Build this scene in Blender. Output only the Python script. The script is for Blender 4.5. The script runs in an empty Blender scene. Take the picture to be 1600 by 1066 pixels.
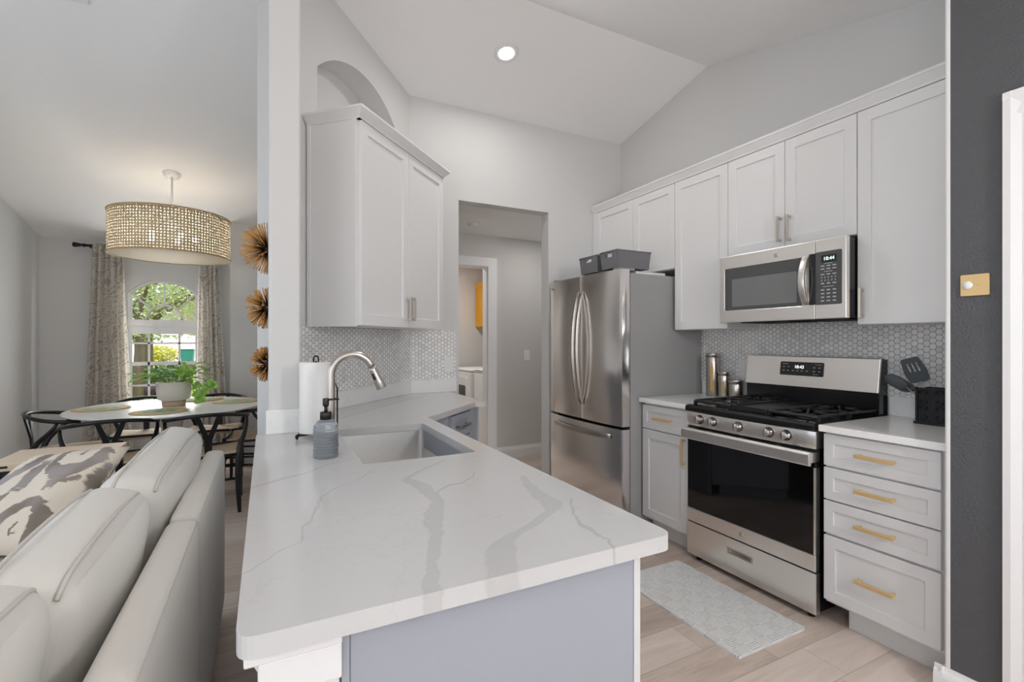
import bpy, bmesh, math, random
from math import pi, sin, cos, sqrt, radians
from mathutils import Vector, Matrix
from mathutils.geometry import tessellate_polygon
random.seed(7)
C = bpy.context.scene.collection
SC = bpy.context.scene

# ---------------------------------------------------------------- camera, world, light, exposure
cam = bpy.data.objects.new('camera', bpy.data.cameras.new('camera'))
C.objects.link(cam)
cam.location = (0, 0, 1.295)
cam.rotation_euler = (pi/2, 0, -radians(27))
cam.data.sensor_width = 36.0
cam.data.lens = 755/1600*36.0
cam.data.clip_start = 0.02
SC.camera = cam
SC.view_settings.view_transform = 'Standard'
SC.view_settings.look = 'None'
SC.view_settings.gamma = 1.0
SC.view_settings.use_curve_mapping = False
SC.view_settings.exposure = 0.53
SC.cycles.max_bounces = 10
SC.cycles.diffuse_bounces = 6
SC.cycles.caustics_reflective = False
SC.cycles.caustics_refractive = False
SC.cycles.use_denoising = True

W = bpy.data.worlds.new('sky'); SC.world = W
W.use_nodes = True
W.node_tree.nodes['Background'].inputs[0].default_value = (0.72, 0.84, 1.0, 1)
W.node_tree.nodes['Background'].inputs[1].default_value = 1.1

def lamp(name, kind, loc, rot, power, color=(1, 1, 1), **kw):
    d = bpy.data.lights.new(name, kind); d.energy = power; d.color = color
    for k, v in kw.items(): setattr(d, k, v)
    o = bpy.data.objects.new(name, d); C.objects.link(o)
    o.location = loc; o.rotation_euler = rot
    return o
lamp('sun', 'SUN', (6, 4, 12), (radians(28), radians(32), 0), 3.2, (1, .95, .86), angle=radians(2))
# area lamps added for brightness in unseen openings, behind the camera and at left
lamp('added_daylight_rear', 'AREA', (0.1, -3.9, 1.15), (radians(90), 0, 0), 2.5, (.93, .96, 1), shape='RECTANGLE', size=3.4, size_y=2.1)
lamp('added_daylight_left', 'AREA', (-2.0, -0.9, 1.45), (radians(90), 0, radians(-90)), 16, (.97, .98, 1), shape='RECTANGLE', size=2.4, size_y=1.4)

lamp('added_daylight_dining', 'AREA', (-2.0, 2.7, 1.5), (radians(90), 0, radians(-90)), 3.5, (.95, .97, 1), shape='RECTANGLE', size=2.0, size_y=1.3)  # added lamp in an unseen left opening, brightens the dining side
lamp('daylight_arched_window', 'AREA', (-1.01, 6.50, 1.25), (radians(-90), 0, 0), 10, (.97, .98, 1), shape='RECTANGLE', size=.6, size_y=1.3)

# ---------------------------------------------------------------- node and material helpers
def srgb(r, g, b):
    f = lambda c: (c/255/12.92) if c/255 <= .04045 else ((c/255+.055)/1.055)**2.4
    return (f(r), f(g), f(b), 1)

class G:
    def __init__(s, name):
        s.mat = bpy.data.materials.new(name); s.mat.use_nodes = True
        s.nt = s.mat.node_tree; s.b = s.nt.nodes['Principled BSDF']
        s.out = s.nt.nodes['Material Output']
    def n(s, t, **kw):
        x = s.nt.nodes.new(t)
        for k, v in kw.items(): setattr(x, k, v)
        return x
    def put(s, sock, v):
        if isinstance(v, bpy.types.NodeSocket): s.nt.links.new(v, sock)
        elif v is not None: sock.default_value = v
    def m(s, op, a, b=None, c=None, clamp=False):
        x = s.n('ShaderNodeMath', operation=op, use_clamp=clamp)
        s.put(x.inputs[0], a); s.put(x.inputs[1], b); s.put(x.inputs[2], c)
        return x.outputs[0]
    def smooth(s, v, a, b, o0=0.0, o1=1.0):
        x = s.n('ShaderNodeMapRange', interpolation_type='SMOOTHSTEP')
        s.put(x.inputs[0], v); s.put(x.inputs[1], a); s.put(x.inputs[2], b); s.put(x.inputs[3], o0); s.put(x.inputs[4], o1)
        return x.outputs[0]
    def xyz(s, kind='Object'):
        t = s.n('ShaderNodeTexCoord'); x = s.n('ShaderNodeSeparateXYZ')
        s.put(x.inputs[0], t.outputs[kind]); return x.outputs[0], x.outputs[1], x.outputs[2]
    def pos(s):
        t = s.n('ShaderNodeNewGeometry'); x = s.n('ShaderNodeSeparateXYZ')
        s.put(x.inputs[0], t.outputs['Position']); return x.outputs[0], x.outputs[1], x.outputs[2]
    def vec(s, x, y, z):
        c = s.n('ShaderNodeCombineXYZ'); s.put(c.inputs[0], x); s.put(c.inputs[1], y); s.put(c.inputs[2], z); return c.outputs[0]
    def coord(s, kind='Object'): return s.n('ShaderNodeTexCoord').outputs[kind]
    def noise(s, v=None, scale=5, detail=3, rough=.5, dist=0):
        x = s.n('ShaderNodeTexNoise'); s.put(x.inputs['Vector'], v)
        x.inputs['Scale'].default_value = scale; x.inputs['Detail'].default_value = detail
        x.inputs['Roughness'].default_value = rough; x.inputs['Distortion'].default_value = dist
        return x.outputs['Fac']
    def mix(s, f, a, b):
        x = s.n('ShaderNodeMix', data_type='RGBA'); s.put(x.inputs[0], f); s.put(x.inputs[6], a); s.put(x.inputs[7], b); return x.outputs[2]
    def ramp(s, f, stops):
        x = s.n('ShaderNodeValToRGB'); s.put(x.inputs[0], f); e = x.color_ramp.elements
        while len(e) < len(stops): e.new(.5)
        for i, (p, c) in enumerate(stops): e[i].position = p; e[i].color = c
        return x.outputs[0]
    def set(s, **kw):
        for k, v in kw.items(): s.put(s.b.inputs[k.replace('_', ' ')], v)
        return s
    def bump(s, h, strength=.2, dist=.002):
        x = s.n('ShaderNodeBump'); s.put(x.inputs['Height'], h)
        x.inputs['Strength'].default_value = strength; x.inputs['Distance'].default_value = dist
        s.put(s.b.inputs['Normal'], x.outputs[0]); return s

def simple(name, col, rough=.5, metal=0, var=.03, scale=40, bump=0, bscale=200, bdist=.001, **kw):
    g = G(name)
    n = g.noise(g.coord(), scale, 3)
    lo = tuple(c*(1-var) for c in col[:3])+(1,); hi = tuple(min(1, c*(1+var)) for c in col[:3])+(1,)
    g.set(Base_Color=g.mix(n, lo, hi), Roughness=rough, Metallic=metal, **kw)
    if bump: g.bump(g.noise(g.coord(), bscale, 3), bump, bdist)
    return g.mat

def brushed(name, col, rough=.27, axis='x', aniso=.0):
    g = G(name); x, y, z = g.xyz()
    v = g.vec(g.m('MULTIPLY', x, 4 if axis == 'x' else 500), g.m('MULTIPLY', y, 500), g.m('MULTIPLY', z, 500 if axis == 'x' else 4))
    n = g.noise(v, 1, 3)
    g.set(Base_Color=g.mix(n, tuple(c*.93 for c in col[:3])+(1,), col), Metallic=1.0,
          Roughness=g.m('MULTIPLY_ADD', n, .08, rough-.04))
    g.bump(n, .02, .0004)
    return g.mat

def emit(name, col, strength):
    g = G(name); g.set(Base_Color=col, Emission_Color=col, Emission_Strength=strength); return g.mat

def hex_tile(name, pitch):
    g = G(name); x, y, z = g.xyz()
    sx = sqrt(3)
    u = g.m('MULTIPLY', x, 1/pitch); v = g.m('MULTIPLY', z, 1/pitch)
    def cell(ou, ov):
        a = g.m('SUBTRACT', g.m('FLOORED_MODULO', g.m('ADD', u, ou), sx), sx/2)
        b = g.m('SUBTRACT', g.m('FLOORED_MODULO', g.m('ADD', v, ov), 1.0), .5)
        l = g.m('ADD', g.m('MULTIPLY', a, a), g.m('MULTIPLY', b, b))
        return a, b, l
    a1, b1, l1 = cell(0, 0); a2, b2, l2 = cell(sx/2, .5)
    pick = g.m('LESS_THAN', l2, l1)
    def sel(p, q): return g.m('ADD', p, g.m('MULTIPLY', pick, g.m('SUBTRACT', q, p)))
    a = sel(a1, a2); b = sel(b1, b2)
    aa = g.m('ABSOLUTE', a); ab = g.m('ABSOLUTE', b)
    d = g.m('MAXIMUM', ab, g.m('ADD', g.m('MULTIPLY', aa, sx/2), g.m('MULTIPLY', ab, .5)))
    tile = g.smooth(d, .43, .465, 1, 0)
    cu = g.m('SUBTRACT', u, a); cv = g.m('SUBTRACT', v, b)
    wn = g.n('ShaderNodeTexWhiteNoise'); g.put(wn.inputs[0], g.vec(g.m('ROUND', g.m('MULTIPLY', cu, 4)), g.m('ROUND', g.m('MULTIPLY', cv, 4)), 0))
    cloud = g.noise(g.coord(), 9, 5, .6)
    marb = g.noise(g.coord(), 45, 4, .6, .6)
    t = g.m('ADD', g.m('MULTIPLY', wn.outputs[0], .45), g.m('ADD', g.m('MULTIPLY', cloud, .45), g.m('MULTIPLY', marb, .25)))
    col = g.ramp(t, [(.22, srgb(214, 213, 211)), (.5, srgb(238, 237, 235)), (.85, srgb(250, 249, 247))])
    g.set(Base_Color=g.mix(tile, srgb(166, 165, 164), col), Roughness=g.m('MULTIPLY_ADD', tile, -.35, .7))
    g.bump(tile, .4, .001)
    return g.mat

def quartz(name, veins, base_col=srgb(201, 201, 201)):
    g = G(name); px, py, pz = g.pos()
    p = g.vec(px, py, pz)
    n1 = g.m('SUBTRACT', g.noise(p, 22, 4, .6), .5)
    n2 = g.m('SUBTRACT', g.noise(p, 90, 3, .6), .5)
    streak = g.noise(g.vec(g.m('MULTIPLY', px, 60), g.m('MULTIPLY', py, 160), pz), 1, 3)
    total = None
    for ax, pts, wid, strength in veins:
        k = [(q[1], q[0]) if ax == 'y' else (q[0], q[1]) for q in pts]
        k, wid = zip(*sorted(zip(k, wid)))
        t0, t1 = k[0][0], k[-1][0]; f0 = min(q[1] for q in k)-.01; f1 = max(q[1] for q in k)+.01
        tt, ff = (py, px) if ax == 'y' else (px, py)
        tn = g.m('MULTIPLY_ADD', n2, .012, tt)
        t = g.m('DIVIDE', g.m('SUBTRACT', tn, t0), t1-t0)
        def curve(vals):
            c = g.n('ShaderNodeFloatCurve'); cu = c.mapping.curves[0]
            while len(cu.points) < len(vals): cu.points.new(.5, .5)
            for i, (a, b) in enumerate(vals): cu.points[i].location = (a, b); cu.points[i].handle_type = 'AUTO_CLAMPED'
            c.mapping.update(); g.put(c.inputs['Value'], t); c.inputs['Factor'].default_value = 1
            return c.outputs[0]
        f = curve([((q[0]-t0)/(t1-t0), (q[1]-f0)/(f1-f0)) for q in k])
        w = curve([((q[0]-t0)/(t1-t0), min(1, v*20)) for q, v in zip(k, wid)])
        w = g.m('MULTIPLY', w, 1/20)
        c = g.m('MULTIPLY_ADD', f, f1-f0, f0)
        d = g.m('ABSOLUTE', g.m('SUBTRACT', g.m('ADD', ff, g.m('ADD', g.m('MULTIPLY', n1, .03), g.m('MULTIPLY', n2, .012))), c))
        r = g.m('DIVIDE', d, w)
        fill = g.smooth(r, .75, 1.1, 1, 0)
        edge = g.m('MULTIPLY', g.smooth(r, .7, .95, 0, 1), g.smooth(r, .95, 1.25, 1, 0))
        inside = g.m('MULTIPLY', g.smooth(t, -.01, .03), g.smooth(t, .97, 1.01, 1, 0))
        body = g.m('ADD', g.m('MULTIPLY', fill, g.m('MULTIPLY_ADD', streak, .6, .45)), g.m('MULTIPLY', edge, .35))
        v = g.m('MULTIPLY', g.m('MULTIPLY', body, inside), strength)
        total = v if total is None else g.m('MAXIMUM', total, v)
    cloud = g.smooth(g.noise(p, 3.2, 5, .55), .55, .8)
    thin = g.smooth(g.m('ABSOLUTE', g.m('SUBTRACT', g.noise(p, 1.7, 6, .62), .5)), 0, .006, .22, 0)
    base = g.m('ADD', g.m('MULTIPLY', cloud, .07), g.m('MULTIPLY', thin, .5))
    tot = base if total is None else g.m('MAXIMUM', total, base)
    g.set(Base_Color=g.mix(tot, base_col, srgb(158, 157, 156)), Roughness=.16, Specular_IOR_Level=.45)
    return g.mat

# ---------------------------------------------------------------- mesh builder
class MB:
    def __init__(s): s.v = []; s.f = []; s.sm = []
    def add(s, vs, fs, smooth=False):
        k = len(s.v); s.v += [tuple(p) for p in vs]; s.f += [tuple(i+k for i in f) for f in fs]; s.sm += [smooth]*len(fs); return s
    def box(s, x0, x1, y0, y1, z0, z1):
        v = [(x, y, z) for z in (z0, z1) for y in (y0, y1) for x in (x0, x1)]
        return s.add(v, [(0, 2, 3, 1), (4, 5, 7, 6), (0, 1, 5, 4), (2, 6, 7, 3), (0, 4, 6, 2), (1, 3, 7, 5)])
    def prism(s, poly, a0, a1, axis='z', holes=(), smooth=False):
        loops = [list(poly)]+[list(h) for h in holes]
        flat = [p for l in loops for p in l]; n = len(flat)
        mp = {'z': lambda p, h: (p[0], p[1], h), 'y': lambda p, h: (p[0], h, p[1]), 'x': lambda p, h: (h, p[0], p[1])}[axis]
        tri = tessellate_polygon([[Vector((p[0], p[1], 0)) for p in l] for l in loops])
        v = [mp(p, a0) for p in flat]+[mp(p, a1) for p in flat]
        f = [tuple(t) for t in tri]+[tuple(i+n for i in reversed(t)) for t in tri]
        s.add(v, f); k0 = len(s.v)-2*n; k = 0
        for l in loops:
            m = len(l)
            for i in range(m):
                a, b = k+i, k+(i+1) % m
                s.f.append((k0+a, k0+b, k0+b+n, k0+a+n)); s.sm.append(smooth)
            k += m
        return s
    def tube(s, path, r, n=10, closed=False, flat=None):
        P = [Vector(p) for p in path]; m = len(P)
        R = r if isinstance(r, (list, tuple)) else [r]*m
        T = []
        for i in range(m):
            a = P[(i-1) % m] if (closed or i > 0) else P[i]; b = P[(i+1) % m] if (closed or i < m-1) else P[i]
            T.append((b-a).normalized())
        up = Vector((0, 0, 1)) if abs(T[0].z) < .9 else Vector((1, 0, 0))
        N = (up-T[0]*up.dot(T[0])).normalized(); vs = []
        for i in range(m):
            N = (N-T[i]*N.dot(T[i])).normalized(); B = T[i].cross(N)
            fx, fy = flat if flat else (1, 1)
            for j in range(n):
                a = 2*pi*j/n; vs.append(P[i]+(N*cos(a)*fx+B*sin(a)*fy)*R[i])
        fs = []
        for i in range(m if closed else m-1):
            for j in range(n):
                fs.append((i*n+j, i*n+(j+1) % n, ((i+1) % m)*n+(j+1) % n, ((i+1) % m)*n+j))
        s.add(vs, fs, True)
        if not closed:
            k = len(s.v)-len(vs)
            s.f.append(tuple(k+j for j in reversed(range(n)))); s.sm.append(False)
            s.f.append(tuple(k+(m-1)*n+j for j in range(n))); s.sm.append(False)
        return s
    def lathe(s, prof, c=(0, 0, 0), n=32, axis='z', closed=False):
        vs = []
        for r, h in prof:
            for j in range(n):
                a = 2*pi*j/n; q = (r*cos(a), r*sin(a), h)
                if axis == 'y': q = (q[0], q[2], q[1])
                if axis == 'x': q = (q[2], q[0], q[1])
                vs.append((q[0]+c[0], q[1]+c[1], q[2]+c[2]))
        m = len(prof); fs = []
        for i in range(m if closed else m-1):
            for j in range(n): fs.append((i*n+j, i*n+(j+1) % n, ((i+1) % m)*n+(j+1) % n, ((i+1) % m)*n+j))
        s.add(vs, fs, True); k = len(s.v)-len(vs)
        if not closed:
            if prof[0][0] > 1e-5: s.f.append(tuple(k+j for j in range(n))); s.sm.append(False)
            if prof[-1][0] > 1e-5: s.f.append(tuple(k+(m-1)*n+j for j in range(n))); s.sm.append(False)
        return s
    def ball(s, c, r, n=16, sc=(1, 1, 1)):
        pr = [(r*sin(pi*i/(n//2)), -r*cos(pi*i/(n//2))) for i in range(n//2+1)]
        pr = [(max(a, 1e-6), b) for a, b in pr]
        k = len(s.v); s.lathe(pr, (0, 0, 0), n)
        for i in range(k, len(s.v)):
            x, y, z = s.v[i]; s.v[i] = (x*sc[0]+c[0], y*sc[1]+c[1], z*sc[2]+c[2])
        return s
    def xform(s, M, k=0):
        for i in range(k, len(s.v)): s.v[i] = tuple(M @ Vector(s.v[i]))
        return s
    def soft(s, h, r, n=10, puff=(0, 0, 0), M=None, wob=0):
        """rounded, padded box with half sizes h"""
        k = len(s.v)
        def q(p):
            o = []
            for i in range(3): o.append(p[i]*h[i])
            inner = [max(-(h[i]-r), min(h[i]-r, o[i])) for i in range(3)]
            dv = Vector([o[i]-inner[i] for i in range(3)])
            if dv.length > 1e-9: dv = dv.normalized()*r
            w = [inner[i]+dv[i] for i in range(3)]
            for i in range(3):
                a, b = (i+1) % 3, (i+2) % 3
                w[i] += puff[i]*(p[i])*(1-p[a]**2)*(1-p[b]**2)
            if wob:
                w[0] += wob*sin(7*w[1]+5*w[2]); w[2] += wob*sin(9*w[0]+6*w[1]); w[1] += wob*sin(8*w[2]+3*w[0])
            return w
        for ax in range(3):
            for sg in (-1, 1):
                vs = []; fs = []
                for i in range(n+1):
                    for j in range(n+1):
                        p = [0, 0, 0]; p[ax] = sg; p[(ax+1) % 3] = sin(pi/2*(-1+2*i/n)); p[(ax+2) % 3] = sin(pi/2*(-1+2*j/n)); vs.append(q(p))
                for i in range(n):
                    for j in range(n): fs.append((i*(n+1)+j, i*(n+1)+j+1, (i+1)*(n+1)+j+1, (i+1)*(n+1)+j))
                s.add(vs, fs, True)
        if M: s.xform(M, k)
        return s

def build(name, mb, mat, parent=None, loc=None, bevel=0, seg=2, shift=None, merge=True):
    me = bpy.data.meshes.new(name)
    vs = mb.v if shift is None else [(a-shift[0], b-shift[1], c-shift[2]) for a, b, c in mb.v]
    me.from_pydata(vs, [], mb.f)
    me.polygons.foreach_set('use_smooth', mb.sm)
    bm = bmesh.new(); bm.from_mesh(me)
    if merge: bmesh.ops.remove_doubles(bm, verts=bm.verts, dist=1e-5)
    bmesh.ops.recalc_face_normals(bm, faces=bm.faces)
    bm.to_mesh(me); bm.free()
    me.materials.append(mat)
    o = bpy.data.objects.new(name, me); C.objects.link(o)
    if parent is not None: o.parent = parent
    if loc: o.location = loc
    if bevel:
        b = o.modifiers.new('bevel', 'BEVEL'); b.width = bevel; b.segments = seg; b.limit_method = 'ANGLE'; b.angle_limit = radians(35)
        b.harden_normals = False
    return o

def tag(o, label=None, cat=None, group=None, kind=None):
    if label: o['label'] = label
    if cat: o['category'] = cat
    if group: o['group'] = group
    if kind: o['kind'] = kind
    return o
def thing(name, label, cat, loc=(0, 0, 0), rz=0, group=None):
    o = bpy.data.objects.new(name, None); o.empty_display_size = .1; C.objects.link(o)
    o.location = loc; o.rotation_euler = (0, 0, rz)
    return tag(o, label, cat, group)
def struct(name, mb, mat, parent=None, bevel=0, **kw):
    o = build(name, mb, mat, parent, bevel=bevel, **kw)
    if parent is None: o['kind'] = 'structure'
    return o
def dup(root, label, loc=None, rz=None, group=None):
    r = root.copy(); C.objects.link(r)
    if loc is not None: r.location = loc
    if rz is not None: r.rotation_euler = (0, 0, rz)
    r['label'] = label
    if group: r['group'] = group
    def rec(a, b):
        for ch in list(a.children):
            c = ch.copy(); C.objects.link(c); c.parent = b; rec(ch, c)
    rec(root, r)
    return r
def text(name, body, mat, parent, loc, size, rot=(pi/2, 0, 0), ext=.0004, align='CENTER'):
    c = bpy.data.curves.new(name, 'FONT'); c.body = body; c.size = size; c.extrude = ext; c.align_x = align; c.align_y = 'CENTER'
    c.materials.append(mat)
    q = bpy.data.objects.new(name, c); C.objects.link(q)
    me = bpy.data.meshes.new_from_object(q); bpy.data.objects.remove(q); me.materials.clear(); me.materials.append(mat)
    o = bpy.data.objects.new(name, me); C.objects.link(o); o.parent = parent; o.location = loc; o.rotation_euler = rot
    return o
def arc(c, r, a0, a1, n): return [(c[0]+r*cos(radians(a0+(a1-a0)*i/n)), c[1]+r*sin(radians(a0+(a1-a0)*i/n))) for i in range(n+1)]
def bez(p0, p1, p2, p3, n=10):
    p0, p1, p2, p3 = map(Vector, (p0, p1, p2, p3)); o = []
    for i in range(n+1):
        t = i/n; o.append(p0*(1-t)**3+p1*3*t*(1-t)**2+p2*3*t*t*(1-t)+p3*t**3)
    return o
def rpoly(pts, radii, n=6):
    out = []; m = len(pts)
    for i in range(m):
        r = radii[i]; p = Vector(pts[i])
        if r <= 0: out.append(tuple(p)); continue
        a = (Vector(pts[i-1])-p).normalized(); b = (Vector(pts[(i+1) % m])-p).normalized()
        h = math.acos(max(-1, min(1, a.dot(b))))/2; d = r/math.tan(h)
        q0, q1 = p+a*d, p+b*d
        for k in range(n+1):
            t = k/n; out.append(tuple(q0*(1-t)**2+p*2*t*(1-t)+q1*t*t))
    return out
RZ = -pi/2     # things on the right wall: local x runs towards the camera, local y into the wall
DZ = pi/4      # things on the diagonal wall

# ---------------------------------------------------------------- materials
M = {}
M['wall'] = simple('wall_paint', srgb(215, 215, 214), .7, bump=.12, bscale=60, bdist=.002, var=.01)
M['hallwall'] = simple('hall_paint', srgb(208, 206, 203), .7, bump=.12, bscale=60, bdist=.002, var=.01)
M['ceil'] = simple('ceiling_paint', srgb(246, 246, 246), .8, bump=.25, bscale=45, bdist=.003, var=.01)
M['trim'] = simple('trim_paint', srgb(235, 235, 236), .4, var=.01)
M['dark'] = simple('charcoal_paint', srgb(84, 85, 88), .45, bump=1.0, bscale=130, bdist=.004, var=.05)
M['white'] = simple('white_cabinet_paint', srgb(233, 233, 233), .38, var=.01)
M['grey'] = simple('grey_cabinet_paint', srgb(218, 218, 219), .42, var=.01)
M['greyblue'] = simple('grey_paint_blue_daylight', srgb(163, 168, 178), .45, var=.01)  # the cabinet grey, with bluish daylight and a darker tone put into the colour
M['steel'] = brushed('stainless_steel', srgb(248, 244, 239), .3, 'x')
M['steelv'] = brushed('fridge_steel', srgb(236, 233, 231), .2, 'x')
M['sinksteel'] = simple('sink_steel', srgb(236, 235, 233), .33, 1.0)
M['nickel'] = simple('brushed_nickel', srgb(190, 184, 178), .28, 1.0)
M['satin'] = simple('satin_nickel_pull', srgb(205, 196, 184), .38, .85)
M['brass'] = simple('satin_brass', srgb(226, 194, 140), .42, .5)
M['fridgeside'] = simple('fridge_side_paint', srgb(158, 158, 157), .45, bump=.05)
M['black'] = simple('black_enamel', srgb(22, 22, 24), .2)
M['iron'] = simple('cast_iron', srgb(34, 34, 35), .38, bump=.1)
M['darkgap'] = simple('dark_gap', srgb(18, 18, 18), .8)
M['bglass'] = simple('black_glass', srgb(10, 10, 12), .04, Specular_IOR_Level=.6)
M['mwglass'] = simple('microwave_glass', srgb(78, 80, 80), .12, Specular_IOR_Level=.6)
M['mwscreen'] = simple('microwave_window_mesh', srgb(120, 122, 122), .25)
M['blackwood'] = simple('black_lacquered_wood', srgb(20, 20, 22), .35)
M['blackmetal'] = simple('black_metal', srgb(24, 24, 26), .4, .3)
M['bronze'] = simple('oil_bronze', srgb(52, 48, 46), .35, .6)
M['cord'] = simple('paper_cord', srgb(205, 184, 155), .8, bump=.5, bscale=180)
M['tabletop'] = simple('white_tabletop', srgb(240, 239, 235), .32, var=.01)
M['wpaper'] = simple('paper_towel', srgb(238, 237, 235), .9, bump=.15, bscale=120)
M['plastic'] = simple('white_plastic', srgb(236, 236, 235), .35, var=.01)
M['pot'] = simple('stoneware_white', srgb(222, 216, 206), .5)
M['terra'] = simple('bare_clay', srgb(196, 168, 140), .8)
M['soil'] = simple('potting_soil', srgb(60, 45, 34), .9, bump=.5)
M['stem'] = simple('plant_stem', srgb(120, 160, 70), .5)
M['basket'] = simple('grey_plastic_weave', srgb(118, 118, 122), .55, bump=.6, bscale=90, bdist=.003)
M['yellow'] = simple('yellow_cabinet_paint', srgb(222, 158, 30), .4)
M['utensil'] = simple('grey_silicone', srgb(76, 82, 86), .5)
M['teal'] = simple('teal_bin_plastic', srgb(30, 120, 110), .5)
M['bark'] = simple('tree_bark', srgb(110, 92, 76), .9, bump=.6, bscale=30)
M['mulch'] = simple('mulch', srgb(70, 48, 50), .9, bump=.8, bscale=30)
M['house'] = simple('pink_stucco', srgb(232, 214, 212), .8)
M['drive'] = simple('driveway_concrete', srgb(226, 212, 206), .8)
M['rooftile'] = simple('roof_shingle', srgb(120, 100, 92), .8)
M['bulb'] = emit('lit_bulb', (1, .93, .82, 1), 14)
M['lens'] = emit('recessed_lens', (1, .97, .93, 1), 9)
M['digit'] = emit('cyan_digits', (.72, 1, 1, 1), 1.1)
M['digitw'] = emit('white_digits', (.9, .97, 1, 1), 1.1)
M['legend'] = simple('panel_legend_print', srgb(190, 190, 190), .5)
M['tile'] = hex_tile('hex_marble_tile', .0285)

def leafmat(name, a, b):
    g = G(name); oi = g.smooth(g.noise(g.coord(), 28, 2), .3, .7)
    g.set(Base_Color=g.mix(oi, a, b), Roughness=.5)
    tr = g.n('ShaderNodeBsdfTranslucent'); g.put(tr.inputs[0], b)
    mx = g.n('ShaderNodeMixShader'); mx.inputs[0].default_value = .3
    g.put(mx.inputs[1], g.b.outputs[0]); g.put(mx.inputs[2], tr.outputs[0]); g.put(g.out.inputs[0], mx.outputs[0])
    return g.mat
M['leaf'] = leafmat('pothos_leaf', srgb(92, 150, 52), srgb(176, 214, 104))
M['treeleaf'] = leafmat('tree_leaf', srgb(64, 84, 40), srgb(226, 232, 176))
M['hedgeleaf'] = leafmat('hedge_leaf', srgb(30, 60, 26), srgb(90, 120, 60))
M['yellowleaf'] = leafmat('yellow_leaf', srgb(150, 160, 40), srgb(230, 220, 90))

def floor_mat():
    g = G('plank_floor'); px, py, pz = g.pos()
    row = g.m('FLOOR', g.m('DIVIDE', py, .18))
    wn = g.n('ShaderNodeTexWhiteNoise', noise_dimensions='1D'); g.put(wn.inputs['W'], row)
    xs = g.m('ADD', px, g.m('MULTIPLY', wn.outputs[0], 3.1))
    colr = g.m('FLOOR', g.m('DIVIDE', xs, 1.22))
    w2 = g.n('ShaderNodeTexWhiteNoise', noise_dimensions='2D'); g.put(w2.inputs[0], g.vec(row, colr, 0))
    off = g.m('MULTIPLY', w2.outputs[0], 7)
    grain = g.noise(g.vec(g.m('MULTIPLY_ADD', px, 2.2, off), g.m('MULTIPLY', py, 17), off), 1, 6, .62, .6)
    fine = g.noise(g.vec(g.m('MULTIPLY_ADD', px, 7, off), g.m('MULTIPLY', py, 160), 0), 1, 3)
    t = g.m('ADD', g.m('MULTIPLY', grain, .62), g.m('ADD', g.m('MULTIPLY', fine, .13), g.m('MULTIPLY', w2.outputs[0], .32)))
    col = g.ramp(t, [(.25, srgb(166, 148, 136)), (.5, srgb(203, 187, 175)), (.8, srgb(226, 213, 203))])
    ey = g.m('ABSOLUTE', g.m('SUBTRACT', g.m('FLOORED_MODULO', py, .18), .09))
    ex = g.m('ABSOLUTE', g.m('SUBTRACT', g.m('FLOORED_MODULO', xs, 1.22), .61))
    gap = g.m('MAXIMUM', g.smooth(ey, .0875, .0895), g.smooth(ex, .608, .6095))
    g.set(Base_Color=g.mix(g.m('MULTIPLY', gap, .45), col, srgb(96, 82, 74)), Roughness=.42)
    g.bump(g.m('SUBTRACT', g.m('MULTIPLY', grain, .2), gap), .15, .001)
    return g.mat
M['floor'] = floor_mat()

def mat_mat():
    g = G('woven_mat'); x, y, z = g.xyz()
    s = .066
    cx = g.m('FLOOR', g.m('DIVIDE', x, s)); cy = g.m('FLOOR', g.m('DIVIDE', y, s))
    par = g.m('FLOORED_MODULO', g.m('ADD', cx, cy), 2)
    sx = g.m('SINE', g.m('MULTIPLY', x, 2*pi/.011)); sy = g.m('SINE', g.m('MULTIPLY', y, 2*pi/.011))
    st = g.m('ADD', g.m('MULTIPLY', par, sx), g.m('MULTIPLY', g.m('SUBTRACT', 1, par), sy))
    n = g.noise(g.coord(), 60, 3)
    f = g.m('MULTIPLY', g.smooth(st, -.1, .5), g.smooth(n, .3, .6, .35, 1))
    g.set(Base_Color=g.mix(f, srgb(232, 232, 230), g.mix(par, srgb(184, 186, 188), srgb(200, 201, 202))), Roughness=.6)
    g.bump(f, .2, .001)
    return g.mat
M['mat'] = mat_mat()

def fabric(name, col, scale=900, bump=.25, var=.06):
    g = G(name); n = g.noise(g.coord(), scale, 2); n2 = g.noise(g.coord(), 3, 3)
    lo = tuple(c*(1-var) for c in col[:3])+(1,)
    g.set(Base_Color=g.mix(g.m('MULTIPLY_ADD', n, .8, g.m('MULTIPLY', n2, .2)), lo, col), Roughness=.9, Sheen_Weight=.15)
    wr_ = g.noise(g.vec(g.m('MULTIPLY', g.xyz()[0], 4), g.m('MULTIPLY', g.xyz()[1], 16), g.m('MULTIPLY', g.xyz()[2], 4)), 1, 3)
    g.bump(g.m('ADD', g.m('MULTIPLY', n, .12), wr_), bump, .008); return g.mat
M['sofa'] = fabric('oatmeal_upholstery', srgb(222, 218, 211))
M['sofacush'] = fabric('pale_upholstery', srgb(222, 219, 213))
M['piping'] = fabric('piping_fabric', srgb(206, 201, 193))

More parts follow.
